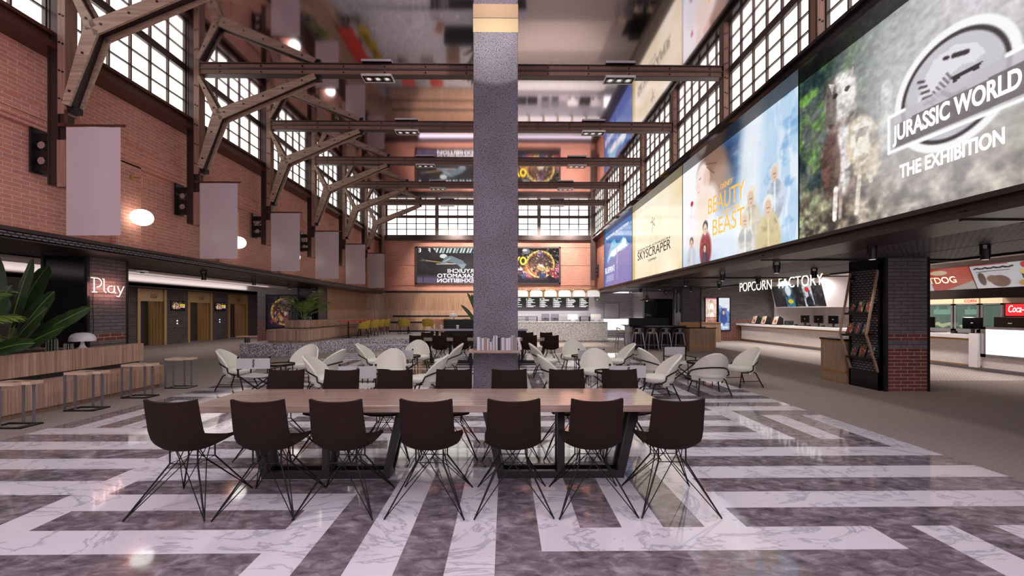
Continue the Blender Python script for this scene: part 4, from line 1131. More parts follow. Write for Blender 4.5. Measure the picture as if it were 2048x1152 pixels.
def make_tray_table():
    r = thing('tray_table', '', 'table')
    b = B(); b.cyl((0, 0), .255, .485, .495, 32); obj('tabletop', b, 'tabletop', r)
    b = B(); b.lathe([(.255, .475), (.268, .475), (.268, .515), (.255, .515), (.255, .475)], 32); obj('rim', b, 'wire', r)
    for s in (-1, 1):
        b = B(); b.tube([(s*.17, -.17, .478), (s*.17, -.17, .012), (s*.17, .17, .012), (s*.17, .17, .478)], .009, 8); obj('leg', b, 'wire', r)
    b = B(); b.tube([(-.17, -.17, .478), (.17, .17, .478)], .007, 6); b.tube([(-.17, .17, .478), (.17, -.17, .478)], .007, 6); obj('crossbar', b, 'wire', r)
    return r
def make_director_chair():
    """folding canvas chair; faces +y"""
    r = thing('director_chair', '', 'chair')
    g = [[(-.285+.57*i/8, -.258-.012*math.sin(PI*i/8), .535+.185*j/3) for i in range(9)] for j in range(4)]
    b = B(); b.sheet(g, .008); bk = obj('back_canvas', b, 'canvas', r, smooth=True)
    b = B(); rr = random.Random(4)
    for k in range(9): b.box(-.012+.01*rr.random(), .02+.012*rr.random(), -.278, -.272, .565+.016*k, .575+.016*k)
    obj('printed_mark', b, 'text_black', bk)
    g = [[(-.25+.5*i/8, -.22+.44*j/3, .40-.025*math.sin(PI*i/8)) for i in range(9)] for j in range(4)]
    b = B(); b.sheet(g, .008); obj('seat', b, 'canvas', r, smooth=True)
    for s in (-1, 1):
        b = B(); b.bar((s*.27, -.24, .38), (s*.27, -.24, .735), .022); b.cyl((s*.27, -.24), .018, .725, .75, 10); obj('back_post', b, 'wire', r)
        b = B(); b.bar((s*.27, -.26, .52), (s*.27, .2, .52), .035, .016); b.bar((s*.27, .19, .39), (s*.27, .19, .515), .018); b.bar((s*.26, -.24, .395), (s*.26, .22, .395), .018); obj('arm', b, 'wire', r)
        b = B(); b.bar((s*.26, -.25, .012), (s*.26, .24, .012), .02); obj('foot_bar', b, 'wire', r)
    for y in (-.2, .2):
        for s in (-1, 1):
            b = B(); b.bar((s*.26, y+.012*s, .39), (-s*.26, y+.012*s, .015), .016, .022); obj('leg', b, 'wire', r)
    return r
lc, tt, dch = make_lounge_chair(), make_tray_table(), make_director_chair()
lc['_n'] = 0
used = {'l': False, 't': False, 'd': False}
def put(kind, proto, loc, rz, label, group):
    if not used[kind]:
        used[kind] = True; proto.location = loc; proto.rotation_euler = (0, 0, rz); proto['label'] = label; proto['group'] = group
    else: dup(proto, loc, rz, label, group)
del lc['_n']
SETS = [((-4.5, 8.62), 'nearest the planter bench', 0, (.1, -.12)), ((-2.27, 7.5), 'before the concrete pillar, brick wall side', 0, (.05, 0)), ((-2.27, 10.15), 'behind the concrete pillar, brick wall side', 0, (0, .08)),
        ((1.84, 10.15), 'behind the concrete pillar, poster side', 0, (-.05, .04)), ((1.84, 7.5), 'before the concrete pillar, poster side', 0, (.08, -.06)), ((4.05, 8.85), 'nearest the magazine rack', 1, (.1, .1))]
for (cx, cy), where, flip, (j1, j2) in SETS:
    g = 'lounge furniture %s' % where
    put('t', tt, (cx, cy, 0), j1, 'small round tray table with black rim, set %s' % where, 'round tray tables')
    put('l', lc, (cx-.9, cy+.08, 0), -PI/2+j1, 'cream lounge chair backing towards the brick wall, set %s' % where, 'cream lounge chairs')
    put('l', lc, (cx+.9, cy+.06, 0), PI/2+j2, 'cream lounge chair backing towards the film posters, set %s' % where, 'cream lounge chairs')
    if not flip:
        put('l', lc, (cx-.02, cy+.98, 0), PI+j2, 'cream lounge chair facing the long table, set %s' % where, 'cream lounge chairs')
        put('d', dch, (cx+.02, cy-.72, 0), j1*.6, 'canvas director chair, back to the long table, set %s' % where, 'canvas director chairs')
    else:
        put('l', lc, (cx-.22, cy-.85, 0), -.05, 'cream lounge chair, back to the long table, set %s' % where, 'cream lounge chairs')
        put('d', dch, (cx-.05, cy+.9, 0), PI+.1, 'pale canvas director chair facing the long table, set %s' % where, 'canvas director chairs')

# ------------------------------------------------------------------ shelf and books at the pillar
r = thing('console_table', 'narrow wooden console with thin black legs against the concrete pillar', 'table', (-.19, 7.98, 0))
b = B(); b.box(-.48, .475, -.16, .2, .79, .84); obj('tabletop', b, 'tabletop', r, bevel=.003)
for s in (-1, 1):
    b = B()
    for y in (-.1, .16): b.box(s*.45-.01, s*.45+.01, y-.01, y+.01, 0, .79)
    b.box(s*.45-.01, s*.45+.01, -.1, .16, 0, .02); obj('leg', b, 'wire', r)
BK = [('white', .052, .235), ('grey', .03, .22), ('white', .035, .215), ('brown', .052, .225), ('white', .025, .21), ('grey', .024, .205), ('white', .028, .15), ('grey', .02, .2), ('white', .022, .262), ('grey', .024, .265), ('white', .026, .262),
      ('black', .05, .235), ('grey', .018, .21), ('white', .04, .225), ('grey', .03, .215), ('white', .05, .215), ('white', .03, .225), ('grey', .05, .262), ('brown', .03, .262), ('grey', .026, .22), ('white', .045, .228)]
x = -.52
for n, (c, wd, hh) in enumerate(BK):
    tone = {'white': 'pale', 'grey': 'grey', 'brown': 'tan', 'black': 'black'}[c]
    size = 'thick' if wd > .045 else 'slim'
    tall = 'tall' if hh > .25 else ('short' if hh < .18 else 'middling')
    o = thing('book', '%s %s %s book on the pillar console, %d%s from its brick wall end' % (size, tall, tone, n+1, 'st' if n in (0, 20) else 'nd' if n == 1 else 'rd' if n == 2 else 'th'), 'book', (x+wd/2, 8.0, .84), 0, 'books on the pillar console')
    lean = -.22 if n == len(BK)-1 else 0
    if lean: o.location.x += .045; o.rotation_euler = (0, lean, 0); o['label'] = 'pale book leaning over at the poster side end of the pillar console'; o.location.z += .004
    b = B(); b.box(-wd/2, -wd/2+.003, -.08, .08, 0, hh); b.box(wd/2-.003, wd/2, -.08, .08, 0, hh); b.box(-wd/2, wd/2, -.083, -.078, 0, hh); obj('cover', b, 'book_'+c, o)
    b = B(); b.box(-wd/2+.003, wd/2-.003, -.078, .076, .004, hh-.004); obj('pages', b, 'white', o)
    x += wd+.004

# ------------------------------------------------------------------ planter bench by the brick wall
r = thing('planter_bench', 'long wooden bench with a plant trough behind its back, along the brick wall', 'bench', (-7.6, 0, 0))
b = B(); b.prism([(.55, -3), (.55, 8.82), (.52, 8.96), (.42, 9.06), (.3, 9.09), (0, 9.09), (0, -3)], 'z', .08, .44); obj('seat', b, 'strips', r)
b = B(); b.prism([(.5, -3), (.5, 8.8), (.4, 9.0), (0, 9.02), (0, -3)], 'z', 0, .08); obj('plinth', b, 'deskwood', r)
b = B(); b.box(-.06, 0, -3, 9.09, .52, .885); b.box(-.2, -.06, 9.03, 9.09, .0, .885); b.box(-1.42, -1.36, -3, 8.05, 0, .885); b.box(-1.36, -.06, 7.99, 8.05, 0, .885); b.box(-.2, -.14, 8.05, 9.05, 0, .885); b.box(-.14, -.06, 8.05, 9.05, .86, .885); b.box(-.05, 0, -3, 9.09, 0, .44); obj('trough', b, 'strips', r)
b = B(); b.box(-.1, -.02, -3, 9.0, .44, .52); obj('back_gap', b, 'blackmatt', r)
g = [[(-1.36+1.3*i/10, -3+11*j/60, .84+.02*math.sin(i*2.1+j)*math.cos(j*1.7)) for i in range(11)] for j in range(61)]
b = B(); b.sheet(g, .02); tag(obj('soil', b, 'soil', r, smooth=True), None, None)
def make_side_table():
    r = thing('side_table', '', 'table')
    b = B(); b.prism([(-.2, -.14), (.16, -.14), (.16, -.04), (.26, -.02), (.26, .14), (-.2, .14)], 'z', .565, .605); tp = obj('tabletop', b, 'lighttop', r)
    b = B(); b.box(.05, .13, -.06, -.03, .606, .608); b.box(.1, .2, .03, .055, .606, .608); obj('slot', b, 'blackmatt', tp)
    for x, y in ((-.19, -.13), (-.03, -.13), (.0, .13), (.14, .13)):
        b = B(); b.box(x-.012, x+.012, y-.012, y+.012, .01, .57); obj('leg', b, 'gunmetal', r)
    b = B(); b.box(-.2, .26, -.145, -.115, 0, .02); b.box(-.2, .26, .115, .145, 0, .02); b.box(-.2, -.17, -.145, .145, 0, .02); b.box(.15, .26, -.145, .145, 0, .015); obj('base', b, 'blacksteel', r)
    return r
st = make_side_table()
for n, y in enumerate((5.86, 6.86, 7.85, 8.83)):
    lab = 'small wooden side table before the planter bench, %s from the near end' % ord_(n)
    if n == 0: st.location = (-6.65, y, 0); st['label'] = lab; st['group'] = 'side tables along the planter bench'
    else: dup(st, (-6.65, y, 0), 0, lab, 'side tables along the planter bench')
def mushroom_lamp(label, loc, s=1.):
    r = thing('mushroom_lamp', label, 'lamp', loc)
    b = B(); b.lathe([(.1*s, 0), (.095*s, .012*s), (.06*s, .04*s), (.035*s, .09*s), (.027*s, .15*s), (.027*s, .17*s)], 24); obj('stem', b, 'offwhite', r, smooth=True)
    b = B(); b.lathe([(.001, .16*s), (.2*s, .16*s), (.206*s, .19*s), (.197*s, .24*s), (.165*s, .29*s), (.1*s, .325*s), (.001, .335*s)], 32); obj('lamp_shade', b, 'offwhite', r, smooth=True)
    return r
mushroom_lamp('white mushroom table lamp standing on the planter bench ledge beside the cacti', (-7.74, 7.93, .862), .92)
def cactus(label, loc, h, rad):
    r = thing('cactus', label, 'plant', loc); n = 24; vs = []; fs = []; prof = [(.75, 0), (1, .15), (1, .7), (.85, .88), (.5, .98), (.05, 1)]
    for q, z in prof:
        for k in range(n):
            rr = rad*q*(1 if k % 2 else .8); vs.append((rr*math.cos(2*PI*k/n), rr*math.sin(2*PI*k/n), z*h))
    for i in range(len(prof)-1):
        for k in range(n): fs.append((i*n+k, i*n+(k+1) % n, (i+1)*n+(k+1) % n, (i+1)*n+k))
    b = B(); b.add(vs, fs); obj('body', b, 'cactus', r)
    b = B()
    for k in range(1, n, 2):
        a = 2*PI*k/n
        for i in range(9):
            z = h*(.08+.085*i); q = 1 if z < .7*h else .9; p = Vector((rad*q*math.cos(a), rad*q*math.sin(a), z))
            b.obox(p, (.012, .012, .012), (0, 0, a))
    tag(obj('spines', b, 'spine', r), None, None, kind='stuff')
    return r
cactus('ribbed round topped cactus with white spines in the planter bench, the taller of the pair', (-7.95, 7.6, .85), .27, .075)
cactus('small ribbed cactus beside the mushroom lamp, the shorter of the pair', (-7.92, 7.86, .85), .15, .06)

def leaf_blade(b, base, az, tilt, L, wd, droop, split=0, seed=0, stem=.35, roll=0.):
    """a big paddle leaf on a stalk"""
    rr = random.Random(seed); d = Vector((math.cos(az), math.sin(az), 0)); side = Vector((-math.sin(az), math.cos(az), 0)); n = 14
    mid = []
    for i in range(n+1):
        t = i/n; a = tilt-droop*t*t; p = (mid[-1] if mid else Vector(base)); st = L/n
        mid.append(p+(d*math.cos(a)+Vector((0, 0, 1))*math.sin(a))*st if mid else p)
    k0 = int(n*stem); rows = []
    for i in range(k0, n+1):
        t = (i-k0)/(n-k0); w_ = wd*min(1, (max(t, .01)/.22)**.6)*max(.002, 1-t**4.5)**.5; p = mid[i]
        up = Vector((0, 0, 1)); fold = .12; tg = (mid[min(i+1, n)]-mid[max(i-1, 0)]).normalized(); nn = tg.cross(side).normalized(); sd = side*math.cos(roll)+nn*math.sin(roll); up = tg.cross(sd)*(-1)
        rows.append([p+sd*w_*s*(1-(.18*rr.random() if abs(s) > .9 else 0))+up*abs(s)*w_*fold for s in (-1, -.55, 0, .55, 1)])
    b.sheet(rows, .004)
    return mid, k0
def paddle_plant(label, loc, leaves, name='banana_plant', roll=1.25):
    r = thing(name, label, 'plant', loc)
    for n, (az, tilt, L, wd, droop) in enumerate(leaves):
        b = B(); mid, k0 = leaf_blade(b, (.02*math.cos(az), .02*math.sin(az), 0), az, tilt, L, wd, droop, 1, n, roll=roll*(1 if math.cos(az) > 0 else -1)*abs(math.cos(az))); lf = obj('leaf', b, 'leaf', r, smooth=True)
        b = B(); b.tube(mid, [.014-.010*i/14 for i in range(15)], 6); obj('stalk', b, 'palm', lf)
    return r
paddle_plant('large dark green banana leaved plant growing in the planter bench trough', (-8.1, 7.0, .84),
             [(rd(10), rd(62), 1.25, .19, .25), (rd(-5), rd(76), 1.65, .21, .2), (rd(60), rd(78), 1.6, .2, .3), (rd(175), rd(74), 1.75, .22, .25), (rd(190), rd(60), 1.45, .21, .4), (rd(250), rd(70), 1.3, .2, .5), (rd(350), rd(48), 1.15, .17, .3),
              (rd(20), rd(40), 1.35, .15, .2), (rd(185), rd(84), 1.85, .2, .15), (rd(5), rd(30), 1.0, .13, .1), (rd(170), rd(45), 1.2, .18, .5), (rd(280), rd(40), .9, .16, .6)])
paddle_plant('low dark banana leaved plant at the near edge of the planter trough', (-7.95, 6.45, .84),
             [(rd(-20), rd(35), .8, .14, .5), (rd(20), rd(28), .75, .13, .5), (rd(175), rd(70), 1.5, .2, .3), (rd(185), rd(52), 1.3, .2, .5), (rd(0), rd(68), 1.25, .18, .3), (rd(200), rd(30), .9, .15, .5), (rd(270), rd(50), 1., .17, .7)])
def palm_plant(label, loc, fronds, lw=.022, seed=1):
    r = thing('palm', label, 'plant', loc); rr = random.Random(seed)
    for n, (az, tilt, L, droop) in enumerate(fronds):
        b = B(); d = Vector((math.cos(az), math.sin(az), 0)); side = Vector((-math.sin(az), math.cos(az), 0)); p = Vector((0, 0, 0)); m = 26; pts = [p.copy()]
        for i in range(m):
            a = tilt-droop*((i+1)/m)**1.5; p = p+(d*math.cos(a)+Vector((0, 0, 1))*math.sin(a))*(L/m); pts.append(p.copy())
        for i in range(8, m):
            t = (i-8)/(m-8); ll = L*.3*math.sin(PI*(.12+.8*t))**.8; fw = (pts[i+1]-pts[i]).normalized()
            for s in (-1, 1):
                q = pts[i]; e = q+(side*s*.8+fw*.7-Vector((0, 0, 1))*(.25+.2*rr.random())).normalized()*ll; u = fw*lw
                mdp = q.lerp(e, .5)+Vector((0, 0, .04*ll))
                b.add([q-u*.4, q+u*.4, mdp+u*.6, e, mdp-u*.6], [(0, 1, 2, 3, 4)])
        f = obj('frond', b, 'palm', r)
        b = B(); b.tube(pts, [.012-.009*i/m for i in range(m+1)], 6); obj('stalk', b, 'palm', f)
    return r
palm_plant('feathery green palm leaning into view at the near end of the planter bench', (-7.95, 5.75, .84),
           [(rd(75), rd(55), 1.35, 1.0), (rd(40), rd(60), 1.3, 1.2), (rd(110), rd(62), 1.5, .9), (rd(0), rd(50), 1.1, 1.2), (rd(150), rd(70), 1.4, 1.), (rd(85), rd(35), 1.1, .7), (rd(200), rd(70), 1.3, 1.), (rd(60), rd(74), 1.5, 1.1)], seed=3)

# ------------------------------------------------------------------ neon script on the pillar
r = thing('neon_sign', 'glowing neon word Play on the grey brick side of the planter pillar', 'sign', (-7.815, 8.5, 1.94))
def script(strokes, nm, mat, rad, off, parent):
    b = B()
    for st_ in strokes:
        b.tube([(off, y, z) for y, z in st_], rad, 6)
    return obj(nm, b, mat, parent)
def arc(cy, cz, ry, rz_, a0, a1, n=12): return [(cy+ry*math.cos(rd(a0+(a1-a0)*i/n)), cz+rz_*math.sin(rd(a0+(a1-a0)*i/n))) for i in range(n+1)]
PL = [[(-.3, -.02), (-.3, .25)], [(-.36, .25), (-.27, .25)]+arc(-.25, .165, .1, .085, 90, -90), [(-.34, -.02), (-.24, -.02)], [(-.1, .24), (-.1, .02), (-.06, -.02)], [(-.13, .24), (-.1, .24)],
      arc(.05, .05, .07, .065, 70, 380), [(.12, .12), (.12, .0), (.15, -.02)], [(.19, .12), (.25, -.01)], [(.33, .12), (.25, -.04), (.22, -.09), (.17, -.08)]]
script(PL, 'tube', 'neon', .0075, .03, r)
script([[(-.3, -.02), (-.31, -.3), (-.29, -.6), (-.3, -.95)], [(-.26, -.03), (.1, -.03)]], 'cable', 'wire', .005, .012, r)
# ------------------------------------------------------------------ raised terrazzo stage at the back
b = B()
b.prism([(-9.2, 14.95), (-6.85, 14.95), (-6.85, 16.2), (-6.4, 16.98), (-6.4, 24.4), (-7.74, 24.4), (-7.74, 17.9), (-9.2, 17.9)], 'z', 0, .44)
b.box(-6.4, -.6, 17.62, 24.4, .22, .44); b.box(-6.4, -.6, 16.98, 24.4, 0, .22)
tag(obj('raised_stage', b, 'terrazzo'), 'raised speckled terrazzo platform with two steps at the back of the hall', 'platform')
# two tier wooden bench and planter on the stage
def loop(x0, x1, y0, r, z0, z1, yend):
    b = B(); p = [(x1, yend), (x1, y0+r)]+[(x1-r+r*math.cos(a), y0+r-r*math.sin(a)) for a in [PI/2*k/5 for k in range(1, 6)]]+[(x0+r-r*math.sin(a), y0+r-r*math.cos(a)) for a in [PI/2*k/5 for k in range(0, 6)]]+[(x0, yend)]
    b.prism(p, 'z', z0, z1); return b
r = thing('wood_bench', 'two tier curved wooden bench with a palm trough on the terrazzo platform', 'bench', (0, 0, 0))
obj('seat', loop(-8.6, -6.95, 15.25, .35, .52, .9, 17.9).box(-7.74, -6.95, 17.9, 23.5, .52, .9), 'strips', r)
obj('plinth', loop(-8.55, -7.0, 15.3, .33, .44, .52, 17.9).box(-7.7, -7.0, 17.9, 23.5, .44, .52), 'deskwood', r)
obj('backrest', loop(-8.6, -7.5, 16.5, .4, .93, 1.22, 17.9).box(-7.74, -7.5, 17.9, 23.5, .93, 1.22), 'strips', r)
obj('back_gap', loop(-8.58, -7.53, 16.53, .38, .9, .93, 17.9).box(-7.72, -7.53, 17.9, 23.5, .9, .93), 'blackmatt', r)
r = thing('wood_bench', 'wooden wall bench running along the fluted back wall', 'bench', (0, 0, 0))
b = B(); b.box(-6.4, -1.3, 23.55, 24.05, .52, .9); obj('seat', b, 'strips', r)
b = B(); b.box(-6.4, -1.3, 24.05, 24.4, 1.0, 1.24); obj('backrest', b, 'strips', r)
b = B(); b.box(-6.4, -1.3, 23.6, 24.05, .44, .52); b.box(-6.4, -1.3, 24.07, 24.4, .9, 1.0); b.box(-6.4, -1.3, 24.42, 24.46, 1.24, 1.34); obj('back_gap', b, 'blackmatt', r)
palm_plant('bright green palm growing from the curved wooden bench on the platform', (-7.95, 16.95, 1.2),
           [(rd(0), rd(62), 1.35, 1.1), (rd(40), rd(70), 1.4, .9), (rd(90), rd(66), 1.3, 1.), (rd(150), rd(70), 1.45, 1.0), (rd(195), rd(60), 1.4, 1.2), (rd(240), rd(72), 1.3, .9), (rd(300), rd(64), 1.25, 1.), (rd(340), rd(76), 1.5, .8), (rd(20), rd(48), 1.1, .9)], .026, 6)
for k, (x, h) in enumerate(((-8.32, .62), (-8.2, .85), (-8.42, .42), (-7.72, .2))):
    cactus(['tall thin cactus before the dim square poster, middle of three', 'tallest cactus of the three beside the platform palm', 'shortest upright cactus before the dim square poster', 'tiny round cactus right under the platform palm'][k], (x, 16.85, 1.2), h, .07 if k < 3 else .12)
# low bench by the lifts
r = thing('low_bench', 'low wooden waiting bench on thin legs at the far lift wall', 'bench', (-11.2, 19.4, 0))
b = B(); b.box(-.8, .8, -.2, .2, .4, .45); obj('seat', b, 'strips', r)
for s in (-1, 1):
    b = B(); b.box(s*.4-.02, s*.4+.02, -.18, .18, 0, .4); obj('leg', b, 'blacksteel', r)
b = B(); b.box(-13.6, -11.2, 26.5, 26.7, 0, 2.6); struct('door_2', b, 'teal')

# yellow chairs and red tables
def make_tub_chair():
    r = thing('tub_chair', '', 'chair'); R = 15; g = []; A0 = rd(125)
    for i in range(R):
        ph = -A0+2*A0*i/(R-1); t = abs(ph/A0); top = .78-.18*t**1.5
        row = []
        for j in range(6):
            q = j/5; z = .40+(top-.40)*q; k = .86+.16*math.sin(q*PI*.6)
            row.append((.28*k*math.sin(ph), .02-.27*k*math.cos(ph)-.03*q, z))
        g.append(row)
    b = B(); b.sheet(g, .035); obj('backrest', b, 'yellow', r, smooth=True)
    b = B(); b.lathe([(.001, .385), (.22, .39), (.25, .42), (.24, .46), (.001, .47)], 24, (0, .02)); obj('seat', b, 'yellow', r, smooth=True)
    for sx in (-1, 1):
        for sy in (-1, 1):
            b = B(); b.tube([(sx*.17, .01+sy*.15, .39), (sx*.25, .01+sy*.23, .004)], .011, 8); obj('leg', b, 'wire', r)
    return r
tc = make_tub_chair(); n = 0
for k, (x, y, rz, lab) in enumerate(((-6.0, 18.15, PI/2+.25, 'nearest mustard tub chair of the row at the long red table'), (-5.95, 19.15, PI/2, 'second mustard tub chair of the row at the long red table'), (-5.95, 20.1, PI/2, 'third mustard tub chair of the row at the long red table'), (-5.95, 21.1, PI/2, 'farthest mustard tub chair of the row at the long red table'),
        (-4.95, 21.0, 0, 'mustard tub chair alone facing the fluted back wall, nearest the long red table'), (-3.77, 21.0, 0, 'mustard tub chair facing the fluted back wall, behind the tall dark counter end'), (-2.9, 21.6, .1, 'mustard tub chair half hidden behind the black sofa back'), (-1.9, 21.6, 0, 'mustard tub chair below the banana plant beside the concrete pillar'))):
    if k == 0: tc.location = (x, y, .44); tc.rotation_euler = (0, 0, rz); tc['label'] = lab; tc['group'] = 'mustard tub chairs'
    else: dup(tc, (x, y, .44), rz, lab, 'mustard tub chairs')
r = thing('cafe_table', 'long red topped table with black stem legs before the curved wooden bench', 'table', (-6.6, 19.6, .44))
b = B(); b.box(-.32, .32, -1.9, 1.9, .69, .72); obj('tabletop', b, 'red', r)
for y in (-1.5, 0, 1.5):
    b = B(); b.cyl((0, y), .025, .01, .69, 10); b.box(-.28, .28, y-.04, y+.04, 0, .015); b.box(-.04, .04, y-.24, y+.24, 0, .015); obj('leg', b, 'wire', r)
def small_red(label, loc):
    r = thing('cafe_table', label, 'table', loc)
    b = B(); b.box(-.33, .33, -.33, .33, .69, .72); obj('tabletop', b, 'red', r)
    b = B(); b.cyl((0, 0), .025, .01, .69, 10); b.box(-.25, .25, -.04, .04, 0, .015); b.box(-.04, .04, -.25, .25, 0, .015); obj('leg', b, 'wire', r)
small_red('square red topped table before the back wall, nearer the wooden bench corner', (-4.9, 21.75, .44)); small_red('square red topped table before the back wall, nearer the concrete pillar', (-3.5, 21.8, .44))
# dark service counter with low sofa back behind it
r = thing('counter_table', 'long grey topped counter table on dark base behind the rear long table', 'table', (-1.05, 17.3, .22))
b = B(); b.box(-1.98, 1.95, -.3, .3, .57, .63); obj('tabletop', b, 'gunmetal', r)
b = B(); b.box(-1.2, 1.9, -.15, .25, 0, .57); obj('body', b, 'blackmatt', r)
for x in (-1.9, -1.7):
    b = B(); b.box(x-.02, x+.02, -.25, .25, -.0, .57); obj('leg', b, 'wire', r)
for k, x in enumerate((-2.55, -1.9)):
    c = thing('paper_cup', 'white paper cup on the grey counter table, %s from the yellow chairs' % ('first', 'second')[k], 'cup', (x, 17.1, .85), 0, 'paper cups')
    c.location.z = .85
    b = B(); b.lathe([(.04, 0), (.055, .13), (.058, .13), (.058, .14)], 16); obj('body', b, 'white', c, smooth=True)
    b = B(); b.lathe([(.06, .14), (.06, .15), (.05, .16)], 16); obj('lid', b, 'white', c)
r = thing('sofa', 'low black sofa back standing behind the grey counter table', 'sofa', (-1.2, 18.6, .44))
b = B(); b.box(-1.45, 1.45, -.12, .1, .12, .78); obj('backrest', b, 'blackmatt', r, bevel=.03)
b = B(); b.box(-1.4, 1.4, .1, .75, .12, .42); obj('seat', b, 'blackmatt', r, bevel=.03)
b = B(); b.box(-1.4, 1.4, -.05, .7, 0, .12); obj('base', b, 'black', r)
paddle_plant('tall bright banana plant peeking out beside the concrete pillar', (-1.05, 19.45, .44), [(rd(170), rd(66), 1.75, .1, .5), (rd(190), rd(56), 1.2, .08, .7), (rd(150), rd(80), 2.0, .14, .3), (rd(185), rd(80), 2.1, .1, .4), (rd(20), rd(76), 1.9, .14, .3), (rd(100), rd(74), 1.8, .13, .4)])
mushroom_lamp('white mushroom lamp glowing softly on a shelf near the back wall', (-2.45, 20.3, 1.16), .95)
b = B(); b.box(-2.75, -2.15, 20.05, 20.55, .44, 1.16)
tag(obj('pedestal', b, 'strips'), 'plain wooden pedestal carrying the mushroom lamp near the back wall', 'pedestal')
r = thing('menu_easel', 'leaning pale wooden menu easel beside the black sofa back', 'easel', (-2.75, 17.9, .44))
b = B(); b.obox((0, 0, .5), (.32, .02, .55), (rd(12), rd(-14), 0)); obj('board', b, 'pink', r)
b = B(); b.bar((-.16, -.05, .03), (-.3, -.02, .88), .02); b.bar((.2, -.05, .03), (.1, -.02, .9), .02); b.bar((-.02, .2, .0), (-.1, .02, .8), .02); obj('leg', b, 'pink', r)

# ------------------------------------------------------------------ coffee bar
r = thing('coffee_bar', 'long pale terrazzo coffee bar counter with a dark base line', 'counter', (2.3, 22.3, 0))
b = B(); b.box(-2.85, 2.95, -.42, .4, .07, 1.0); obj('body', b, 'barterrazzo', r)
b = B(); b.box(-2.85, 2.95, -.38, .4, 0, .07); obj('plinth', b, 'terrazzo', r)
b = B(); b.box(-2.86, 2.97, -.44, .42, 1.0, 1.02); obj('worktop', b, 'barterrazzo', r)
r = thing('menu_board', 'long black hanging menu board with pale columns of writing over the coffee bar', 'menu board', (2.2, 24.3, 1.75))
b = B(); b.box(-2.6, 2.55, -.03, .03, 0, .62); obj('board', b, 'blackmatt', r)
b = B(); rr = random.Random(12)
for c in range(7):
    x0 = -2.5+c*.755
    for q in range(9): b.box(x0, x0+.03, -.036, -.03, .53-.058*q, .55-.058*q); b.box(x0+.06, x0+.25+.28*rr.random(), -.036, -.03, .53-.058*q, .55-.058*q)
obj('printed_lines', b, 'text_white', r)
b = B()
for x in (-2.0, 0, 2.0): b.box(x-.01, x+.01, -.01, .01, .62, .87)
obj('hanger', b, 'brass', r)
def make_bar_lamp():
    r = thing('pendant_lamp', '', 'lamp')
    b = B(); b.prism([(-.34, 0), (.34, 0), (.34, .14), (.32, .24), (.25, .31), (.15, .335), (-.15, .335), (-.25, .31), (-.32, .24), (-.34, .14)], 'y', -.14, .14); obj('lamp_shade', b, 'litshade', r)
    b = B()
    for y in (-.17, .17): b.tube([(-.35, y, -.1)]+[(-.35+.14*(1-math.cos(a)), y, .22+.16*math.sin(a)) for a in [PI/2*k/5 for k in range(6)]]+[(.35-.14*(1-math.cos(a)), y, .22+.16*math.sin(a)) for a in [PI/2*k/5 for k in range(5, -1, -1)]]+[(.35, y, -.1)], .018, 8)
    b.tube([(0, 0, .33), (0, 0, .5)], .012, 6); b.tube([(-.37, 0, .5), (.37, 0, .5)], .012, 6); obj('brass_frame', b, 'brass', r)
    b = B()
    for x in (.27, .335): b.lathe([(.03, -.2), (.04, -.12), (.02, -.1)], 12, (x, 0))
    obj('glass_cup', b, 'greenglass', r)
    return r
bl = make_bar_lamp()
for n in range(8):
    x = 4.72-.765*n; lab = 'white arched pendant lamp with brass tubes over the coffee bar, %s from the poster wall' % ord_(n)
    if n == 0: bl.location = (x, 23.0, 2.36); bl['label'] = lab; bl['group'] = 'arched lamps over the coffee bar'
    else: dup(bl, (x, 23.0, 2.36), 0, lab, 'arched lamps over the coffee bar')
def machine(nm, label, cat, x, parts):
    r = thing(nm, label, cat, (x, 23.6, 1.0))
    for pn, boxes, m in parts:
        b = B()
        for q in boxes: b.box(*q)
        obj(pn, b, m, r)
    return r
b = B(); b.box(-.55, 5.2, 23.3, 23.95, 0, .98); tag(obj('back_counter', b, 'corrugated'), 'metal back counter carrying the coffee machines behind the bar', 'counter')
for k, x in enumerate((2.22, 2.75)):
    machine('coffee_machine', 'grey upright brewing machine on the bar back counter, %s the white till' % ('farther from', 'nearer')[k], 'coffee machine', x, [('body', [(-.2, .2, -.15, .2, .2, .42), (-.2, -.16, -.1, .2, 0, .2), (.16, .2, -.1, .2, 0, .2), (-.2, .2, .1, .2, 0, .2)], 'gunmetal'), ('tray', [(-.2, .2, -.2, .2, 0, .04)], 'stainless'), ('spout', [(-.04, .04, -.14, -.08, .14, .2)], 'blackmatt')])
for k, x in enumerate((1.5, .9, 4.4)):
    machine('display_rack', ['black wire display rack next to the grey brewing machines', 'black wire display rack half behind the concrete pillar', 'black wire display rack beside the white till'][k], 'rack', x, [('frame', [(-.27, -.25, -.18, .18, 0, .28), (.25, .27, -.18, .18, 0, .28), (-.27, .27, -.18, .18, .26, .28)], 'wire'), ('shelf', [(-.26, .26, -.17, .17, .12, .135), (-.26, .26, -.17, .17, 0, .015)], 'wire'), ('cups', [(-.22+.11*q, -.16+.11*q, -.05, .02, .0, .1) for q in range(4)], 'stainless')])
for k, x in enumerate((3.72, 5.0)):
    machine('till', 'white till screen on the coffee bar, %s the shutter' % ('farther from', 'nearer')[k], 'till', x, [('display', [(-.28, .28, -.06, -.02, .12, .42)], 'white'), ('customer_display', [(-.12, .12, -.2, -.17, .02, .28)], 'offwhite'), ('base', [(-.2, .2, -.2, .1, 0, .03), (-.03, .03, -.06, 0, .03, .2)], 'stainless')])
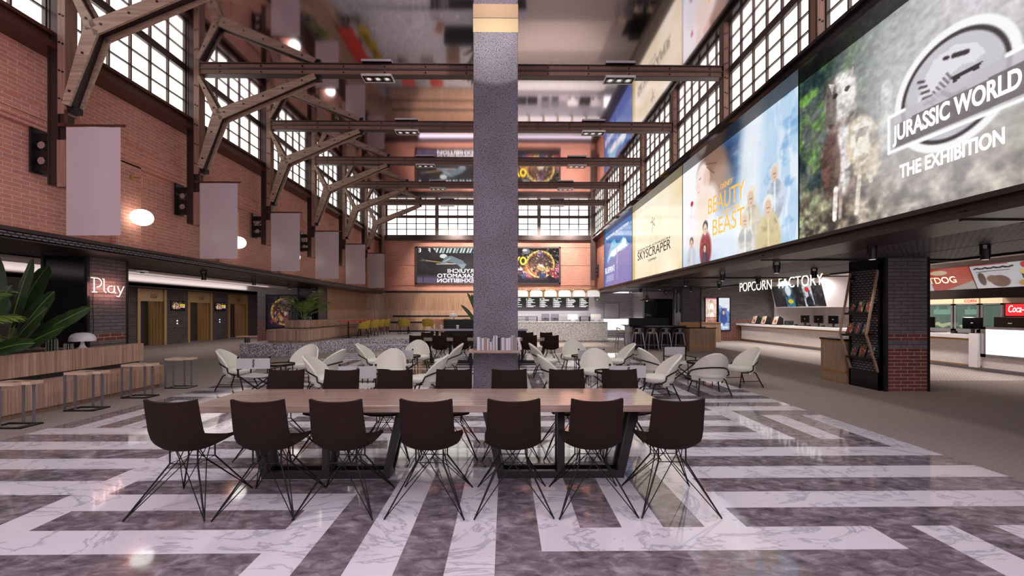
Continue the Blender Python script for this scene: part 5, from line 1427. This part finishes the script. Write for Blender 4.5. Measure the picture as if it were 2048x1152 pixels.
# hatch, lit band and shutter of the metal wall
r = thing('service_hatch', 'closed pale service hatch panel in the corrugated metal wall', 'hatch', (6.12, 24.58, 1.16))
b = B(); b.box(-.42, .42, -.02, .0, .03, .86); obj('panel', b, 'palepanel', r)
b = B()
for q in ((-.45, -.42, 0, .89), (.42, .45, 0, .89), (-.45, .45, .86, .89), (-.45, .45, 0, .03)): b.box(q[0], q[1], -.035, 0, q[2], q[3])
obj('frame', b, 'gunmetal', r)
r = thing('lit_counter_panel', 'glowing white panel below the service hatch', 'lit panel', (6.5, 24.45, .5))
b = B(); b.box(-.82, .82, -.08, .1, 0, .64); obj('panel', b, 'lightbox', r)
b = B(); b.box(-.84, .84, -.1, .1, -.03, 0); b.box(-.84, .84, -.1, .1, .64, .66); obj('frame', b, 'stainless', r)
b = B(); b.box(5.3, 7.3, 24.35, 24.55, .08, .46); tag(obj('roller_shutter', b, 'shutter'), 'striped metal roller shutter under the glowing white panel', 'shutter')
b = B(); b.box(7.36, 7.62, 24.3, 24.6, 0, 2.6); tag(obj('white_post', b, 'white'), 'plain white post between the metal wall and the teal doors', 'post')
b = B(); b.box(7.66, 7.86, 24.35, 24.6, 0, 2.6); tag(obj('brass_post', b, 'bronze'), 'slim brass coloured post beside the teal doors', 'post')
r = thing('teal_doors', 'tall dark teal double doors with a small white script sign', 'door', (9.0, 25.1, 0))
for k, (x0, x1) in enumerate(((-1.1, -.02), (.02, 1.1))):
    b = B(); b.box(x0, x1, -.04, .04, 0, 2.3); lf = obj('door_leaf', b, 'teal', r)
    b = B(); b.box(x0+.12, x1-.12, -.05, -.04, .2, 1.0); b.box(x0+.12, x1-.12, -.05, -.04, 1.15, 2.15); obj('panel', b, 'teal', lf)
text('lettering', 'Olio', 'paint_white', r, (-.62, -.06, 1.35), (PI/2, 0, 0), height=.17)
# bar table with stools
r = thing('bar_table', 'long tall black bar table with stools before the teal doors', 'table', (6.2, 17.75, 0))
b = B(); b.box(-1.15, 1.15, -.45, .45, .93, .98); b.box(-1.25, -.8, -.5, .5, .97, 1.0); obj('tabletop', b, 'black', r)
b = B(); b.box(-.95, 1.1, -.1, .4, 0, .93); obj('base', b, 'blackmatt', r)
b = B(); b.box(-1.12, -1.02, -.4, .4, 0, .93); obj('side_panel', b, 'gunmetal', r)
r = thing('display_screen', 'wide black back panel standing on the black bar table', 'panel', (6.2, 18.1, .98))
b = B(); b.box(-.95, .72, -.04, .04, 0, .3); obj('panel', b, 'blackmatt', r)
b = B()
for k in range(5): b.box(-1.0, -.95, -.05, .05, .03+.055*k, .055+.055*k)
obj('hinge', b, 'stainless', r)
def make_stool():
    r = thing('bar_stool', '', 'stool')
    b = B(); b.box(-.16, .16, -.16, .16, .70, .725); obj('seat', b, 'seatwood', r, bevel=.01)
    b = B(); b.box(-.165, .165, -.165, .165, .66, .70); obj('seat_frame', b, 'gunmetal', r, bevel=.01)
    b = B(); b.tube([(-.17, .1, .7), (-.185, -.02, .82), (-.15, -.165, .88), (0, -.2, .89), (.15, -.165, .88), (.185, -.02, .82), (.17, .1, .7)], .011, 8); b.sheet([[(-.06+.03*i, -.17-.02*math.sin(PI*i/4)-.006*j, .7+.047*j) for i in range(5)] for j in range(5)], .006); obj('backrest', b, 'gunmetal', r)
    for sx in (-1, 1):
        for sy in (-1, 1):
            b = B(); b.tube([(sx*.14, sy*.14, .68), (sx*.165, sy*.165, .45), (sx*.22, sy*.22, .0)], [.03, .022, .012], 6); obj('leg', b, 'gunmetal', r)
    b = B()
    for q in (((-.19, -.19), (.19, -.19)), ((-.19, .19), (.19, .19)), ((-.19, -.19), (-.19, .19)), ((.19, -.19), (.19, .19))): b.bar((*q[0], .22), (*q[1], .22), .012)
    obj('stretcher', b, 'gunmetal', r)
    return r
sl = make_stool()
for n, (x, y, rz) in enumerate(((5.32, 17.05, 0), (5.86, 17.05, .05), (6.39, 17.05, -.04), (6.93, 17.05, .03), (4.82, 17.7, -PI/2))):
    lab = ('grey metal bar stool at the black bar table, %s from the coffee bar' % ord_(n)) if n < 4 else 'grey metal bar stool standing at the short end of the black bar table'
    if n == 0: sl.location = (x, y, 0); sl['label'] = lab; sl['group'] = 'metal bar stools'
    else: dup(sl, (x, y, 0), rz, lab, 'metal bar stools')
r = thing('pendant_lamp', 'brown cone pendant lamp hanging over the black bar table', 'lamp', (5.85, 17.6, 2.0))
b = B(); b.lathe([(.29, .0), (.27, .02), (.11, .1), (.075, .13), (.06, .2), (.02, .24)], 24); obj('lamp_shade', b, 'shadebrown', r, smooth=True)
b = B(); b.tube([(0, 0, .24), (0, 0, .6)], .008, 6); obj('cord', b, 'wire', r)
b = B(); b.lathe([(.001, -.03), (.03, -.02), (.04, .02), (.03, .05), (.001, .06)], 12); obj('bulb', b, 'lens', r)
r = thing('hanging_sign', 'narrow vertical dark sign hung on the side of the stool corner pillar', 'sign', (7.35, 18.3, 1.55))
b = B(); b.box(-.02, .02, -.06, .06, 0, 1.0); b.obox((-.0, 0, .06), (.05, .18, .18), (PI/4, 0, 0)); obj('plate', b, 'blacksteel', r)
r = thing('wire_sign', 'thin wire letters COOL hung from the soffit near the stool pillar', 'sign', (6.8, 17.3, 2.34))
text('lettering', 'COOL', 'blackmatt', r, (0, 0, 0), (PI/2, 0, 0), width=.75, height=.2)
b = B(); b.tube([(-.4, 0, -.12), (.4, 0, -.12)], .006, 6); b.tube([(-.3, 0, -.12), (-.3, 0, .26)], .004, 6); b.tube([(.3, 0, -.12), (.3, 0, .26)], .004, 6); obj('hanger', b, 'wire', r)

# ------------------------------------------------------------------ wooden desks
def desk(label, x0, x1, y0, y1, h, top='black', ledge=None):
    r = thing('host_desk', label, 'desk', ((x0+x1)/2, (y0+y1)/2, 0)); hx, hy = (x1-x0)/2, (y1-y0)/2
    b = B(); b.box(-hx, hx, -hy, hy, 0, h-.06); obj('body', b, 'deskwood', r)
    b = B(); b.box(-hx-.006, hx+.006, -hy-.006, hy+.006, .22, .27); b.box(-hx-.004, hx+.004, -hy-.004, hy+.004, 0, .025); b.box(-hx-.004, hx+.004, -hy-.004, hy+.004, h-.1, h-.06); obj('trim_band', b, 'bronze', r)
    b = B(); b.box(-hx-.02, hx+.02, -hy-.02, hy+.02, h-.06, h-.02); obj('worktop', b, top, r)
    if ledge: b = B(); b.box(-hx, hx-.3, hy-.25, hy, h-.02, h+.17); obj('ledge', b, 'bronze', r)
    return r
desk('wooden host desk with black top and brass trim before the grey stool pillar', 7.21, 8.24, 16.65, 17.6, .95, ledge=True)
desk('plain wooden desk below the two lit posters on the far brick wall', 9.5, 10.95, 21.6, 22.2, 1.03, top='deskwood')
desk('wooden cabinet with black stone top standing beside the magazine rack', 7.29, 8.2, 9.1, 9.8, .98)

# ------------------------------------------------------------------ magazine rack on the big pillar
r = thing('magazine_rack', 'tall black magazine rack with bent wooden side rails on the big pillar', 'rack', (7.36, 8.64, 0))
b = B(); b.box(-.03, 0, -.36, .36, .0, 2.5); obj('back_panel', b, 'grille', r)
b = B()
for q in ((-.36, -.33), (.33, .36)): b.box(-.05, 0, q[0], q[1], 0, 2.5)
b.box(-.05, 0, -.36, .36, 0, .35); b.box(-.05, 0, -.36, .36, 2.38, 2.55); obj('frame', b, 'black', r)
for y in (-.33, .33):
    b = B(); b.bar((-.05, y, .36), (-.28, y, 1.1), .035, .03); b.bar((-.28, y, 1.09), (-.05, y, 2.36), .035, .03); obj('side_rail', b, 'deskwood', r)
    b = B(); b.bar((-.03, y+.02, .36), (-.26, y+.02, 1.1), .02, .03); b.bar((-.26, y+.02, 1.09), (-.03, y+.02, 2.36), .02, .03); obj('rail_liner', b, 'blackmatt', r)
SHZ = [(.6, .16), (1.06, .26), (1.5, .2)]
for z, d in SHZ:
    b = B(); b.box(-d, 0, -.32, .32, z-.015, z); b.box(-d, -d+.012, -.32, .32, z, z+.03); obj('shelf', b, 'blacksteel', r)
b = B(); b.tube([(-.05, .1, 2.28), (-.16, .1, 2.3), (-.2, .1, 2.25)], .01, 6); b.lathe([(.04, 2.14), (.05, 2.2), (.03, 2.25)], 12, (-.2, .1)); obj('reading_lamp', b, 'blacksteel', r)
wn2 = 0
for zi, (z, d) in enumerate(SHZ):
    for yi, y in enumerate((.2, 0.0, -.2)):
        lab = 'film magazine on the %s shelf of the rack, %s the wooden cabinet' % (('bottom', 'middle', 'top')[zi], ('nearest', 'second from', 'farthest from')[yi])
        m = thing('magazine', lab, 'magazine', (7.36-d+.045, 8.64+y, z+.004), 0, 'magazines on the rack')
        A = Art(18, 26, [(70, 74, 84), (110, 76, 52), (44, 50, 62)][(zi+yi) % 3], 60+zi*3+yi); n1 = A.noise(4, 5, 2); A.put(np.clip((n1-.5)*4, 0, 1), [(200, 160, 110), (230, 190, 120), (180, 200, 220)][yi]); A.put(np.clip((A.V-.7)*6, 0, 1)*.8, (30, 24, 26)); person(A, .5, .2, .5, (160, 70, 60))
        picture('cover', A, (.075, .075, .25), (0, -.15, 0), (-.075, 0, -.245), 'print', m, .008)

# ------------------------------------------------------------------ popcorn counter
r = thing('popcorn_counter', 'long white tiled counter with wooden band under the popcorn sign', 'counter', (12.5, 0, 0))
b = B(); b.box(0, .75, 11.0, 22.5, .1, .78); obj('body', b, 'white_tile', r)
b = B(); b.box(-.04, .78, 11.0, 22.55, .78, .84); b.box(-.012, 0, 11.0, 22.5, .1, .13); obj('trim_band', b, 'bronze', r)
b = B(); b.box(-.22, .85, 10.98, 22.62, .84, .93); obj('worktop', b, 'offwhite', r)
b = B(); b.box(.06, .75, 11.0, 22.5, 0, .1); obj('plinth', b, 'gunmetal', r)
r = thing('lit_display_counter', 'short counter with two glowing white panels at the shop end', 'counter', (12.35, 0, 0))
for y0, y1 in ((8.95, 9.85), (9.93, 10.83)):
    b = B(); b.box(-.02, .02, y0, y1, .46, 1.1); obj('panel', b, 'lightbox', r)
b = B()
for q in ((-.03, .03, 8.85, 10.95, .38, .46), (-.03, .03, 8.85, 10.95, 1.1, 1.16), (-.03, .03, 8.85, 8.95, .38, 1.16), (-.03, .03, 9.85, 9.93, .38, 1.16), (-.03, .03, 10.83, 10.95, .38, 1.16), (0.02, .8, 8.85, 10.95, .38, 1.14)): b.box(*q)
obj('frame', b, 'stainless', r)
b = B(); b.box(.02, .8, 8.85, 10.95, .1, .38); obj('body', b, 'white_tile', r)
b = B(); b.box(.08, .8, 8.85, 10.95, 0, .1); obj('plinth', b, 'gunmetal', r)
b = B(); b.box(-.12, -.03, 10.955, 11.15, .1, .98); obj('end_post', b, 'offwhite', r)
r = thing('card_terminal', 'grey boxy card terminal at the near edge of the glowing counter', 'terminal', (12.22, 9.05, .62))
b = B(); b.box(-.06, .06, -.12, .12, -.2, .3); obj('body', b, 'gunmetal', r)
b = B(); b.box(-.07, -.06, -.09, .09, .16, .26); obj('display', b, 'white', r)
r = thing('popcorn_sign', 'lit white letters POPCORN FACTORY hung under the dark soffit', 'sign', (8.7, 13.7, 2.43))
text('lettering', 'POPCORN', 'letterlit', r, (0, 1.12, 0), RY, width=1.9, height=.33, extrude=.004)
text('lettering', 'FACTORY', 'letterlit', r, (0, -1.12, 0), RY, width=1.9, height=.33, extrude=.004)
b = B(); b.box(.1, .14, -2.2, 2.2, .14, .25); b.box(.02, .1, -2.1, 2.1, .17, .19); obj('rail', b, 'bronze', r)
# tills along the counter
def make_monitor():
    r = thing('till_monitor', '', 'monitor')
    b = B(); b.box(-.02, .02, -.25, .25, .14, .46); obj('display', b, 'black', r, bevel=.006)
    b = B(); b.box(-.024, -.02, -.03, .03, .3, .315); obj('badge', b, 'paint_white', r)
    b = B(); b.box(-.02, .03, -.03, .03, .02, .2); b.box(-.12, .12, -.12, .12, 0, .025); obj('stand', b, 'blackmatt', r)
    b = B(); b.box(-.2, .2, -.42, .35, 0, .02); b.box(-.22, -.12, .28, .38, .0, .07); obj('keyboard', b, 'blackmatt', r)
    return r
mo = make_monitor()
for n, y in enumerate((18.4, 17.6, 16.8, 13.05, 11.75)):
    lab = 'black till monitor on the white popcorn counter, %s from the far brick wall' % ord_(n)
    if n == 0: mo.location = (13.0, y, .93); mo['label'] = lab; mo['group'] = 'till monitors'
    else: dup(mo, (13.0, y, .93), 0, lab, 'till monitors')
r = thing('card_reader', 'small black box display alone on the white popcorn counter', 'terminal', (13.0, 19.45, .93))
b = B(); b.box(-.1, .1, -.18, .18, 0, .2); obj('body', b, 'blackmatt', r)
b = B(); b.box(-.106, -.1, -.02, .02, .09, .11); obj('badge', b, 'paint_white', r)
r = thing('black_printer', 'wide black machine on the glowing counter, facing the hall', 'machine', (12.75, 10.5, 1.14))
b = B(); b.box(-.2, .3, -.35, .35, 0, .27); obj('body', b, 'black', r, bevel=.01)
b = B(); b.box(-.206, -.2, -.05, .03, .11, .125); obj('badge', b, 'paint_white', r)
r = thing('cup_dispenser', 'black twin cup dispenser with round chrome rings on the glowing counter', 'dispenser', (12.95, 9.65, 1.14))
b = B(); b.box(-.2, .2, -.28, .2, 0, .62); b.box(-.2, .2, .2, .5, 0, .42); obj('body', b, 'blackmatt', r)
for z in (.12, .4):
    b = B(); b.tube([(-.21, -.02, z), (-.24, -.02, z)], .13, 20); rg = obj('cup_ring', b, 'black', r)
    b = B(); b.tube([(-.235, -.02, z), (-.25, -.02, z)], .075, 16); obj('cup_base', b, 'stainless', rg)
def make_flyer():
    r = thing('picture_stand', '', 'stand'); A = Art(24, 28, (236, 226, 216), 77); n1 = A.noise(4, 5, 2); A.put(np.clip((n1-.4)*3, 0, 1)*.7, (170, 90, 70)); person(A, .35, .3, .5, (190, 150, 60)); person(A, .65, .35, .5, (150, 60, 60))
    picture('picture', A, (.1, .16, .4), (0, -.32, 0), (-.12, 0, -.37), 'print', r, .02)
    b = B(); b.prism([(-.03, .02), (.3, .02), (.3, .3), (.12, .42)], 'y', -.18, -.165); b.prism([(-.03, .02), (.3, .02), (.3, .3), (.12, .42)], 'y', .165, .18); b.box(-.1, .35, -.26, .26, 0, .02); obj('base', b, 'blackmatt', r)
    return r
fl = make_flyer()
for n, y in enumerate((21.65, 20.85, 19.95)):
    lab = 'small film picture stand on the popcorn counter, %s from the far brick wall' % ord_(n)
    if n == 0: fl.location = (12.65, y, .93); fl['label'] = lab; fl['group'] = 'picture stands'
    else: dup(fl, (12.65, y, .93), 0, lab, 'picture stands')
# film screens in a white housing over the counter
r = thing('screen_wall', 'tilted dark screens in a white housing under the popcorn sign', 'screen', (13.9, 20.05, 1.75))
b = B(); b.prism([(0, 0), (.1, .0), (1.3, .0), (1.3, 1.3), (-.25, 1.3), (-.25, 1.1)], 'y', -1.8, 1.8)
obj('housing', b, 'white', r)
A = Art(150, 45, (26, 24, 26), 81); n1 = A.noise(20, 6, 3); A.put(np.clip((n1-.5)*5, 0, 1)*.5, (110, 104, 104))
for u0, cc in ((.27, (60, 110, 140)), (.64, (206, 206, 210)), (.02, (40, 36, 40))):
    A.poly([(u0, 0), (u0+.17, 0), (u0+.17, 1), (u0, 1)], cc); A.put(((A.U > u0) & (A.U < u0+.17))*np.clip((n1-.45)*4, 0, 1)*.8, (30, 34, 40))
A.ell(.35, .25, .05, .2, (226, 230, 236), .9, .4); A.ell(.36, .74, .05, .09, (220, 196, 40), .9, .3); A.ell(.73, .8, .06, .22, (20, 20, 24), 1, .2); A.ell(.72, .25, .035, .1, (196, 40, 40), .9, .3)
picture('picture', A, (-.27, 1.72, 1.06), (0, -3.44, 0), (.25, 0, -1.02), 'screen', r, .02)
# popcorn warmers on the back counter of the near shop
b = B(); b.box(14.45, 15.4, 8.0, 15.2, 0, .9); tag(obj('back_counter', b, 'gunmetal'), 'metal back counter carrying the popcorn warmers', 'counter')
WY = [(13.42, 14.7), (12.9-.02, 13.3), (12.25, 12.8)]
def warmer(label, y0, y1, txt, closed=False):
    r = thing('popcorn_warmer', label, 'popcorn machine', (14.55, (y0+y1)/2, .9)); h = (y1-y0)/2
    b = B(); b.box(0, .75, -h, h, .9, 1.06); hd = obj('header', b, 'cream_enamel', r)
    if txt: text('lettering', txt, 'text_red', hd, (-.005, -h*.35, .98), RY, height=.09, bold=.01)
    b = B()
    for y in (-h, h-.06): b.box(0, .06, y, y+.06, .0, .9)
    b.box(0, .75, -h, h, 0, .1); b.box(.7, .75, -h, h, .1, .9); b.box(0, .05, -h, h, .85, .9); obj('cabinet', b, 'stainless', r)
    b = B(); b.box(.01, .02, -h+.06, h-.06, .1, .85); obj('glass', b, 'glass', r)
    b = B(); b.box(.3, .65, -h+.06, h-.06, .1, .85); obj('lining', b, 'blackmatt', r)
    if not closed:
        b = B(); b.box(.1, .3, -h*.75, h*.35, .56, .72); b.prism([(-h*.7, .72), (-h*.5, .72), (-h*.3, .9), (-h*.7, .9)], 'x', .15, .3); b.prism([(h*.1, .72), (h*.3, .72), (h*.3, .9), (h*.0, .9)], 'x', .15, .3); obj('kettle', b, 'mint', r)
        g = [[(.05+.22*j/4, -h+.07+(2*h-.14)*i/16, .1+.2*(.6+.4*math.sin(i*.9+j))*(j/4*.5+.5)) for j in range(5)] for i in range(17)]
        b = B(); b.sheet(g, .02); tag(obj('popcorn', b, 'popcorn', r, smooth=True), None, None, kind='stuff')
    return r
warmer('glass popcorn warmer with mint kettle, the farthest along the shop back counter', 13.75, 14.8, None)
warmer('glass popcorn warmer with red CORN lettering, middle of the shop back counter', 12.98, 13.7, 'CORN')
warmer('dark closed glass cabinet next to the red cola sign on the shop back counter', 12.35, 12.93, None, True)
# slanted menu panels
def menu(label, y0, y1, A, txts=()):
    r = thing('menu_sign', label, 'menu board', (14.35, (y0+y1)/2, 2.25)); h = (y0-y1)/2
    picture('picture', A, (-.28, h, .68), (0, -2*h, 0), (.28, 0, -.68), 'screendim', r, .04)
    for t, m, u, v, hh in txts: text('lettering', t, m, r, (-.28*(1-v)-.012, h-2*h*u, .68*(1-v)), (PI/2+math.atan2(.28, .68), 0, -PI/2), height=hh, bold=.01)
A = Art(60, 40, (232, 222, 218), 91); menu('pale blank end of the slanted shop menu above the far popcorn warmer', 15.3, 14.15, A)
A = Art(90, 40, (196, 70, 56), 92)
for k in range(7):
    for q in range(6): A.poly([(.62+.09*q+(k % 2)*.04, .03+.1*k), (.70+.09*q+(k % 2)*.04, .02+.1*k), (.70+.09*q+(k % 2)*.04, .1+.1*k), (.62+.09*q+(k % 2)*.04, .11+.1*k)], (206, 96, 74))
A.poly([(.3, 1.0), (1, .62), (1, 1)], (190, 176, 168)); A.ell(.27, .2, .2, .1, (236, 206, 170), 1, .15)
menu('red slanted menu panel with HOT DOG lettering over the popcorn warmers', 14.13, 12.86, A, [('TDOG', 'cream_enamel', .3, .55, .22)])
A = Art(110, 44, (226, 218, 222), 93); n1 = A.noise(8, 5, 3); A.put(np.clip((A.U-.4)*2, 0, 1)*.4, (150, 190, 220))
A.put((A.V < .05)*(A.U < .45)*.9, (190, 40, 44))
for k in range(9): A.line(.05+.05*k, .17, .09+.05*k, .14+.04*(k % 2), .03, (40, 32, 34))
A.line(.06, .3, .44, .28, .012, (70, 60, 60)); A.ell(.62, .14, .05, .13, (206, 50, 46), 1, .1)
A.ell(.3, .72, .1, .22, (120, 84, 64), 1, .15); A.ell(.22, .62, .06, .14, (140, 100, 76), 1, .2); A.ell(.1, .6, .04, .24, (96, 72, 58), 1, .2); A.ell(.1, .42, .03, .06, (110, 84, 66), 1, .2)
A.poly([(.54, .44), (.72, .44), (.7, .86), (.56, .86)], (60, 42, 40)); A.ell(.63, .4, .09, .12, (236, 206, 120), 1, .15); A.ell(.58, .84, .09, .12, (214, 160, 96), 1, .2); A.ell(.9, .2, .08, .15, (40, 36, 40), 1, .2); A.ell(.9, .65, .09, .2, (70, 40, 36), 1, .2); A.line(.78, .55, .81, .55, .012, (200, 40, 40))
menu('white slanted menu panel with popcorn bucket pictures over the shop counter', 12.82, 10.6, A)
r = thing('cola_sign', 'red cola sign with white script on the dark tiled shop wall', 'sign', (14.6, 11.9, 1.6))
b = B(); b.box(-.02, .04, -.4, .4, -.17, .17); obj('face', b, 'cocared', r)
text('lettering', 'Coca-Cola', 'text_white', r, (-.03, .0, .02), RY, width=.66, height=.2, shear=.25)
r = thing('drink_tap_rack', 'row of small white taps under the red cola sign', 'tap', (14.4, 11.9, .9))
for k in range(4):
    b = B(); b.box(-.03, .03, -.32+.2*k-.02, -.32+.2*k+.02, .12, .38); b.box(-.06, .03, -.32+.2*k-.015, -.32+.2*k+.015, .3, .34); obj('tap', b, 'offwhite', r)
b = B(); b.box(-.1, .2, -.42, .42, 0, .12); obj('base', b, 'blackmatt', r)

# ------------------------------------------------------------------ lifts
for n, (y0, y1) in enumerate(EL):
    r = thing('lift_door', 'dark lift doorway in a deep gold frame, %s along the lobby wall' % ord_(n), 'lift', (-16.0, (y0+y1)/2, 0), 0, 'lifts in the lobby'); h = (y1-y0)/2
    b = B(); b.box(-.62, -.56, -h, h, 0, 2.1); obj('door', b, 'darkwall', r)
    b = B()
    for s in (-1, 1):
        for k in range(5): b.box(-.55+.11*k, -.44+.11*k, s*(h-.22+.05*k), s*h, 0, 2.56)
        b.box(-.02, .05, s*(h-.02), s*(h+.12), 0, 2.56)
    obj('jamb', b, 'gold', r)
    b = B(); b.box(-.3, .0, -h+.0, h-.0, 2.02, 2.56); hd = obj('header', b, 'gold', r)
    text('lettering', 'CGV', 'text_black', hd, (.008, .1, 2.22), (PI/2, 0, PI/2), height=.13, bold=.01)
    b = B(); b.box(.005, .01, -.1, .3, 2.33, 2.345); obj('rule', b, 'text_black', hd)
    b = B()
    for k in range(9): b.box(.005, .02, -h+.1+(2*h-.2)*k/8-.01, -h+.1+(2*h-.2)*k/8+.01, 2.46, 2.56)
    obj('fringe_light', b, 'brass', hd)
r = thing('neon_letter', 'red neon letter E high on the dark lobby wall behind the planter', 'sign', (-15.75, 14.85, 2.5))
text('lettering', 'E', 'letterred', r, (0, 0, 0), (PI/2, 0, PI/2), height=.34, extrude=.02, bold=.01)
b = B(); b.box(-15.0, -14.9, 11.5, 16.8, 2.1, 2.6); tag(obj('sign_fascia', b, 'darkwall'), 'dark fascia board carrying the red neon letter in the lobby', 'fascia')
r['label'] = 'red neon letter E on the dark lobby fascia behind the planter'; r.location = (-14.88, 13.75, 2.46)

# ------------------------------------------------------------------ track spots under the soffits
def make_track_spot():
    r = thing('track_spot', '', 'spotlight')
    b = B(); b.cyl((0, 0), .055, -.24, -.07, 16); obj('can', b, 'blacksteel', r)
    b = B(); b.box(-.07, -.055, -.02, .02, -.16, 0); b.box(.055, .07, -.02, .02, -.16, 0); b.box(-.07, .07, -.03, .03, -.015, 0); obj('yoke', b, 'blacksteel', r)
    b = B(); b.cyl((0, 0), .042, -.243, -.238, 12); obj('lens', b, 'lens', r)
    return r
ts = make_track_spot(); k = 0
for x, ys, nm in ((5.72, (6.6, 8.95, 11.2, 13.5, 15.8, 18.0), 'along the outer film poster soffit'), (7.5, (6.6, 10.3, 12.6, 14.9, 17.2), 'along the inner film poster soffit'), (-7.75, (11.1, 13.3, 15.5, 17.4), 'along the brick wall soffit')):
    for n, y in enumerate(ys):
        lab = 'black track spotlight %s, %s from near end' % (nm, ord_(n))
        if k == 0: ts.location = (x, y, 2.6); ts['label'] = lab; ts['group'] = 'soffit track spots'
        else: dup(ts, (x, y, 2.6), 0, lab, 'soffit track spots')
        k += 1
def make_ceiling_box():
    r = thing('ceiling_spot', '', 'spotlight')
    b = B(); b.box(-.12, .12, -.12, .12, -.1, 0); obj('housing', b, 'gunmetal', r)
    b = B(); b.cyl((0, 0), .07, -.12, -.1, 14); obj('lens', b, 'blackmatt', r)
    return r
cb = make_ceiling_box(); k = 0
for x in (-10.0, -11.4, -13.0):
    for n, y in enumerate((9.3, 12.4, 15.5, 18.6)):
        if (x == -13.0 and n == 3): continue
        lab = 'square grey spot in the white lobby ceiling, %s row, %s along' % (ord_([-10.0, -11.4, -13.0].index(x)), ord_(n))
        if k == 0: cb.location = (x, y, 3.05); cb['label'] = lab; cb['group'] = 'lobby ceiling spots'
        else: dup(cb, (x, y, 3.05), 0, lab, 'lobby ceiling spots')
        k += 1
# ------------------------------------------------------------------ light
W = bpy.data.worlds.new('world'); S.world = W; W.use_nodes = True
bg = W.node_tree.nodes['Background']; bg.inputs[0].default_value = lin(236, 224, 240); bg.inputs[1].default_value = 2.1
def area(name, loc, rot, sx, sy, power, col=(1, 1, 1)):
    l = bpy.data.lights.new(name, 'AREA'); l.shape = 'RECTANGLE'; l.size = sx; l.size_y = sy; l.energy = power; l.color = col
    o = bpy.data.objects.new(name, l); C.objects.link(o); o.location = loc; o.rotation_euler = rot; return o
def spot(name, loc, target, power, angle, col=(1, 1, 1), blend=.6, size=.08):
    l = bpy.data.lights.new(name, 'SPOT'); l.energy = power; l.spot_size = rd(angle); l.spot_blend = blend; l.color = col; l.shadow_soft_size = size
    o = bpy.data.objects.new(name, l); C.objects.link(o); o.location = loc
    o.rotation_euler = (Vector(target)-Vector(loc)).to_track_quat('-Z', 'Y').to_euler(); return o
warm = (1, .86, .7)
for x in (-3.2, -.6, 2.2, 4.2): spot('end_wall_fill', (x, 22.3, 6.9), (x, 25.4, 4.0), 750, 80, (1, .92, .84))  # unseen spots added to warm and brighten the end brick wall
spot('sun_patch_fill', (1.5, 16.0, 6.9), (-2.2, 24.5, 1.7), 3200, 30, warm, .3)  # added spot, stands in for a sun patch on the back wall
spot('bar_front_fill', (2.2, 19.04, 6.9), (2.4, 21.9, .6), 900, 60, (1, .96, .92), .7, .15)  # added fill for the bar front, no fixture behind it
spot('pillar_top_fill', (-.19, 7.15, 6.95), (-.19, 8.2, 6.93), 85, 90, (1, .95, .92), .12, .03)  # added to lighten the top of the pillar, no lamp hangs here
for y in YC[3:9]:
    for x in (-2.97, 2.68): spot('downlight_lamp', (x, y, 6.93), (x, y, 0), 330, 110, (1, .93, .88), .9, .3)
# fill lights added under the lobby and shop ceilings, without fixtures
area('lobby_fill', (-12, 20, 3.02), (0, 0, 0), 4, 10, 130, (1, .9, .85))
area('lobby_fill', (-12, 8, 3.02), (0, 0, 0), 3, 6, 25, (1, .9, .85))
area('lobby_ceiling_fill', (-14.85, 12, 2.86), (0, rd(140), 0),   .15, 26, 26, (1, .92, .9))  # floating strips added to brighten the white lobby ceiling, no real cove lamps
area('lobby_ceiling_fill', (-9.1, 8, 2.8), (0, rd(-140), 0), .15, 22, 22, (1, .92, .9))
for x, y in ((10.5, 21), (11.5, 19), (11, 16.5), (11.2, 14), (13.4, 20.8), (13.4, 18), (13.4, 15.8)): spot('shop_fill', (x, y, 3.05), (x+1.1, y, .3), 230, 140, (1, .94, .9), .8, .12)  # added spots brightening the counters, no lamps modelled
for x, y in ((11.2, 11.5), (11.0, 9.2), (13.6, 13.5), (13.6, 11.2), (13.6, 9.4)): spot('shop_fill', (x, y, 3.05), (x+1.0, y, .6), 170, 140, (1, .9, .86), .8, .12)
for n in range(8): o = bpy.data.objects.new('arched_lamp_light', bpy.data.lights.new('arched_lamp_light', 'SPOT')); C.objects.link(o); o.location = (4.72-.765*n, 23.0, 2.33); o.data.energy = 45; o.data.spot_size = rd(150); o.data.shadow_soft_size = .06; o.data.color = (1, .95, .92)
for y in (8.0, 11.2, 14.6): spot('soffit_lamp', (6.5, y, 2.5), (6.8, y, 0), 40, 110, (1, .9, .82))
area('neon_light', (-7.68, 8.5, 1.98), (0, rd(90), 0), .25, .6, 3.5, (1, .42, .34))

S.view_settings.view_transform = 'Standard'; S.view_settings.look = 'None'; S.view_settings.gamma = 1.0
S.view_settings.use_curve_mapping = False
S.view_settings.exposure = 0.0
S.cycles.use_denoising = True
S.cycles.max_bounces = 8; S.cycles.diffuse_bounces = 4; S.cycles.glossy_bounces = 5; S.cycles.transparent_max_bounces = 8
S.cycles.sample_clamp_indirect = 6.0
S.cycles.caustics_reflective = False
bpy.context.view_layer.update()
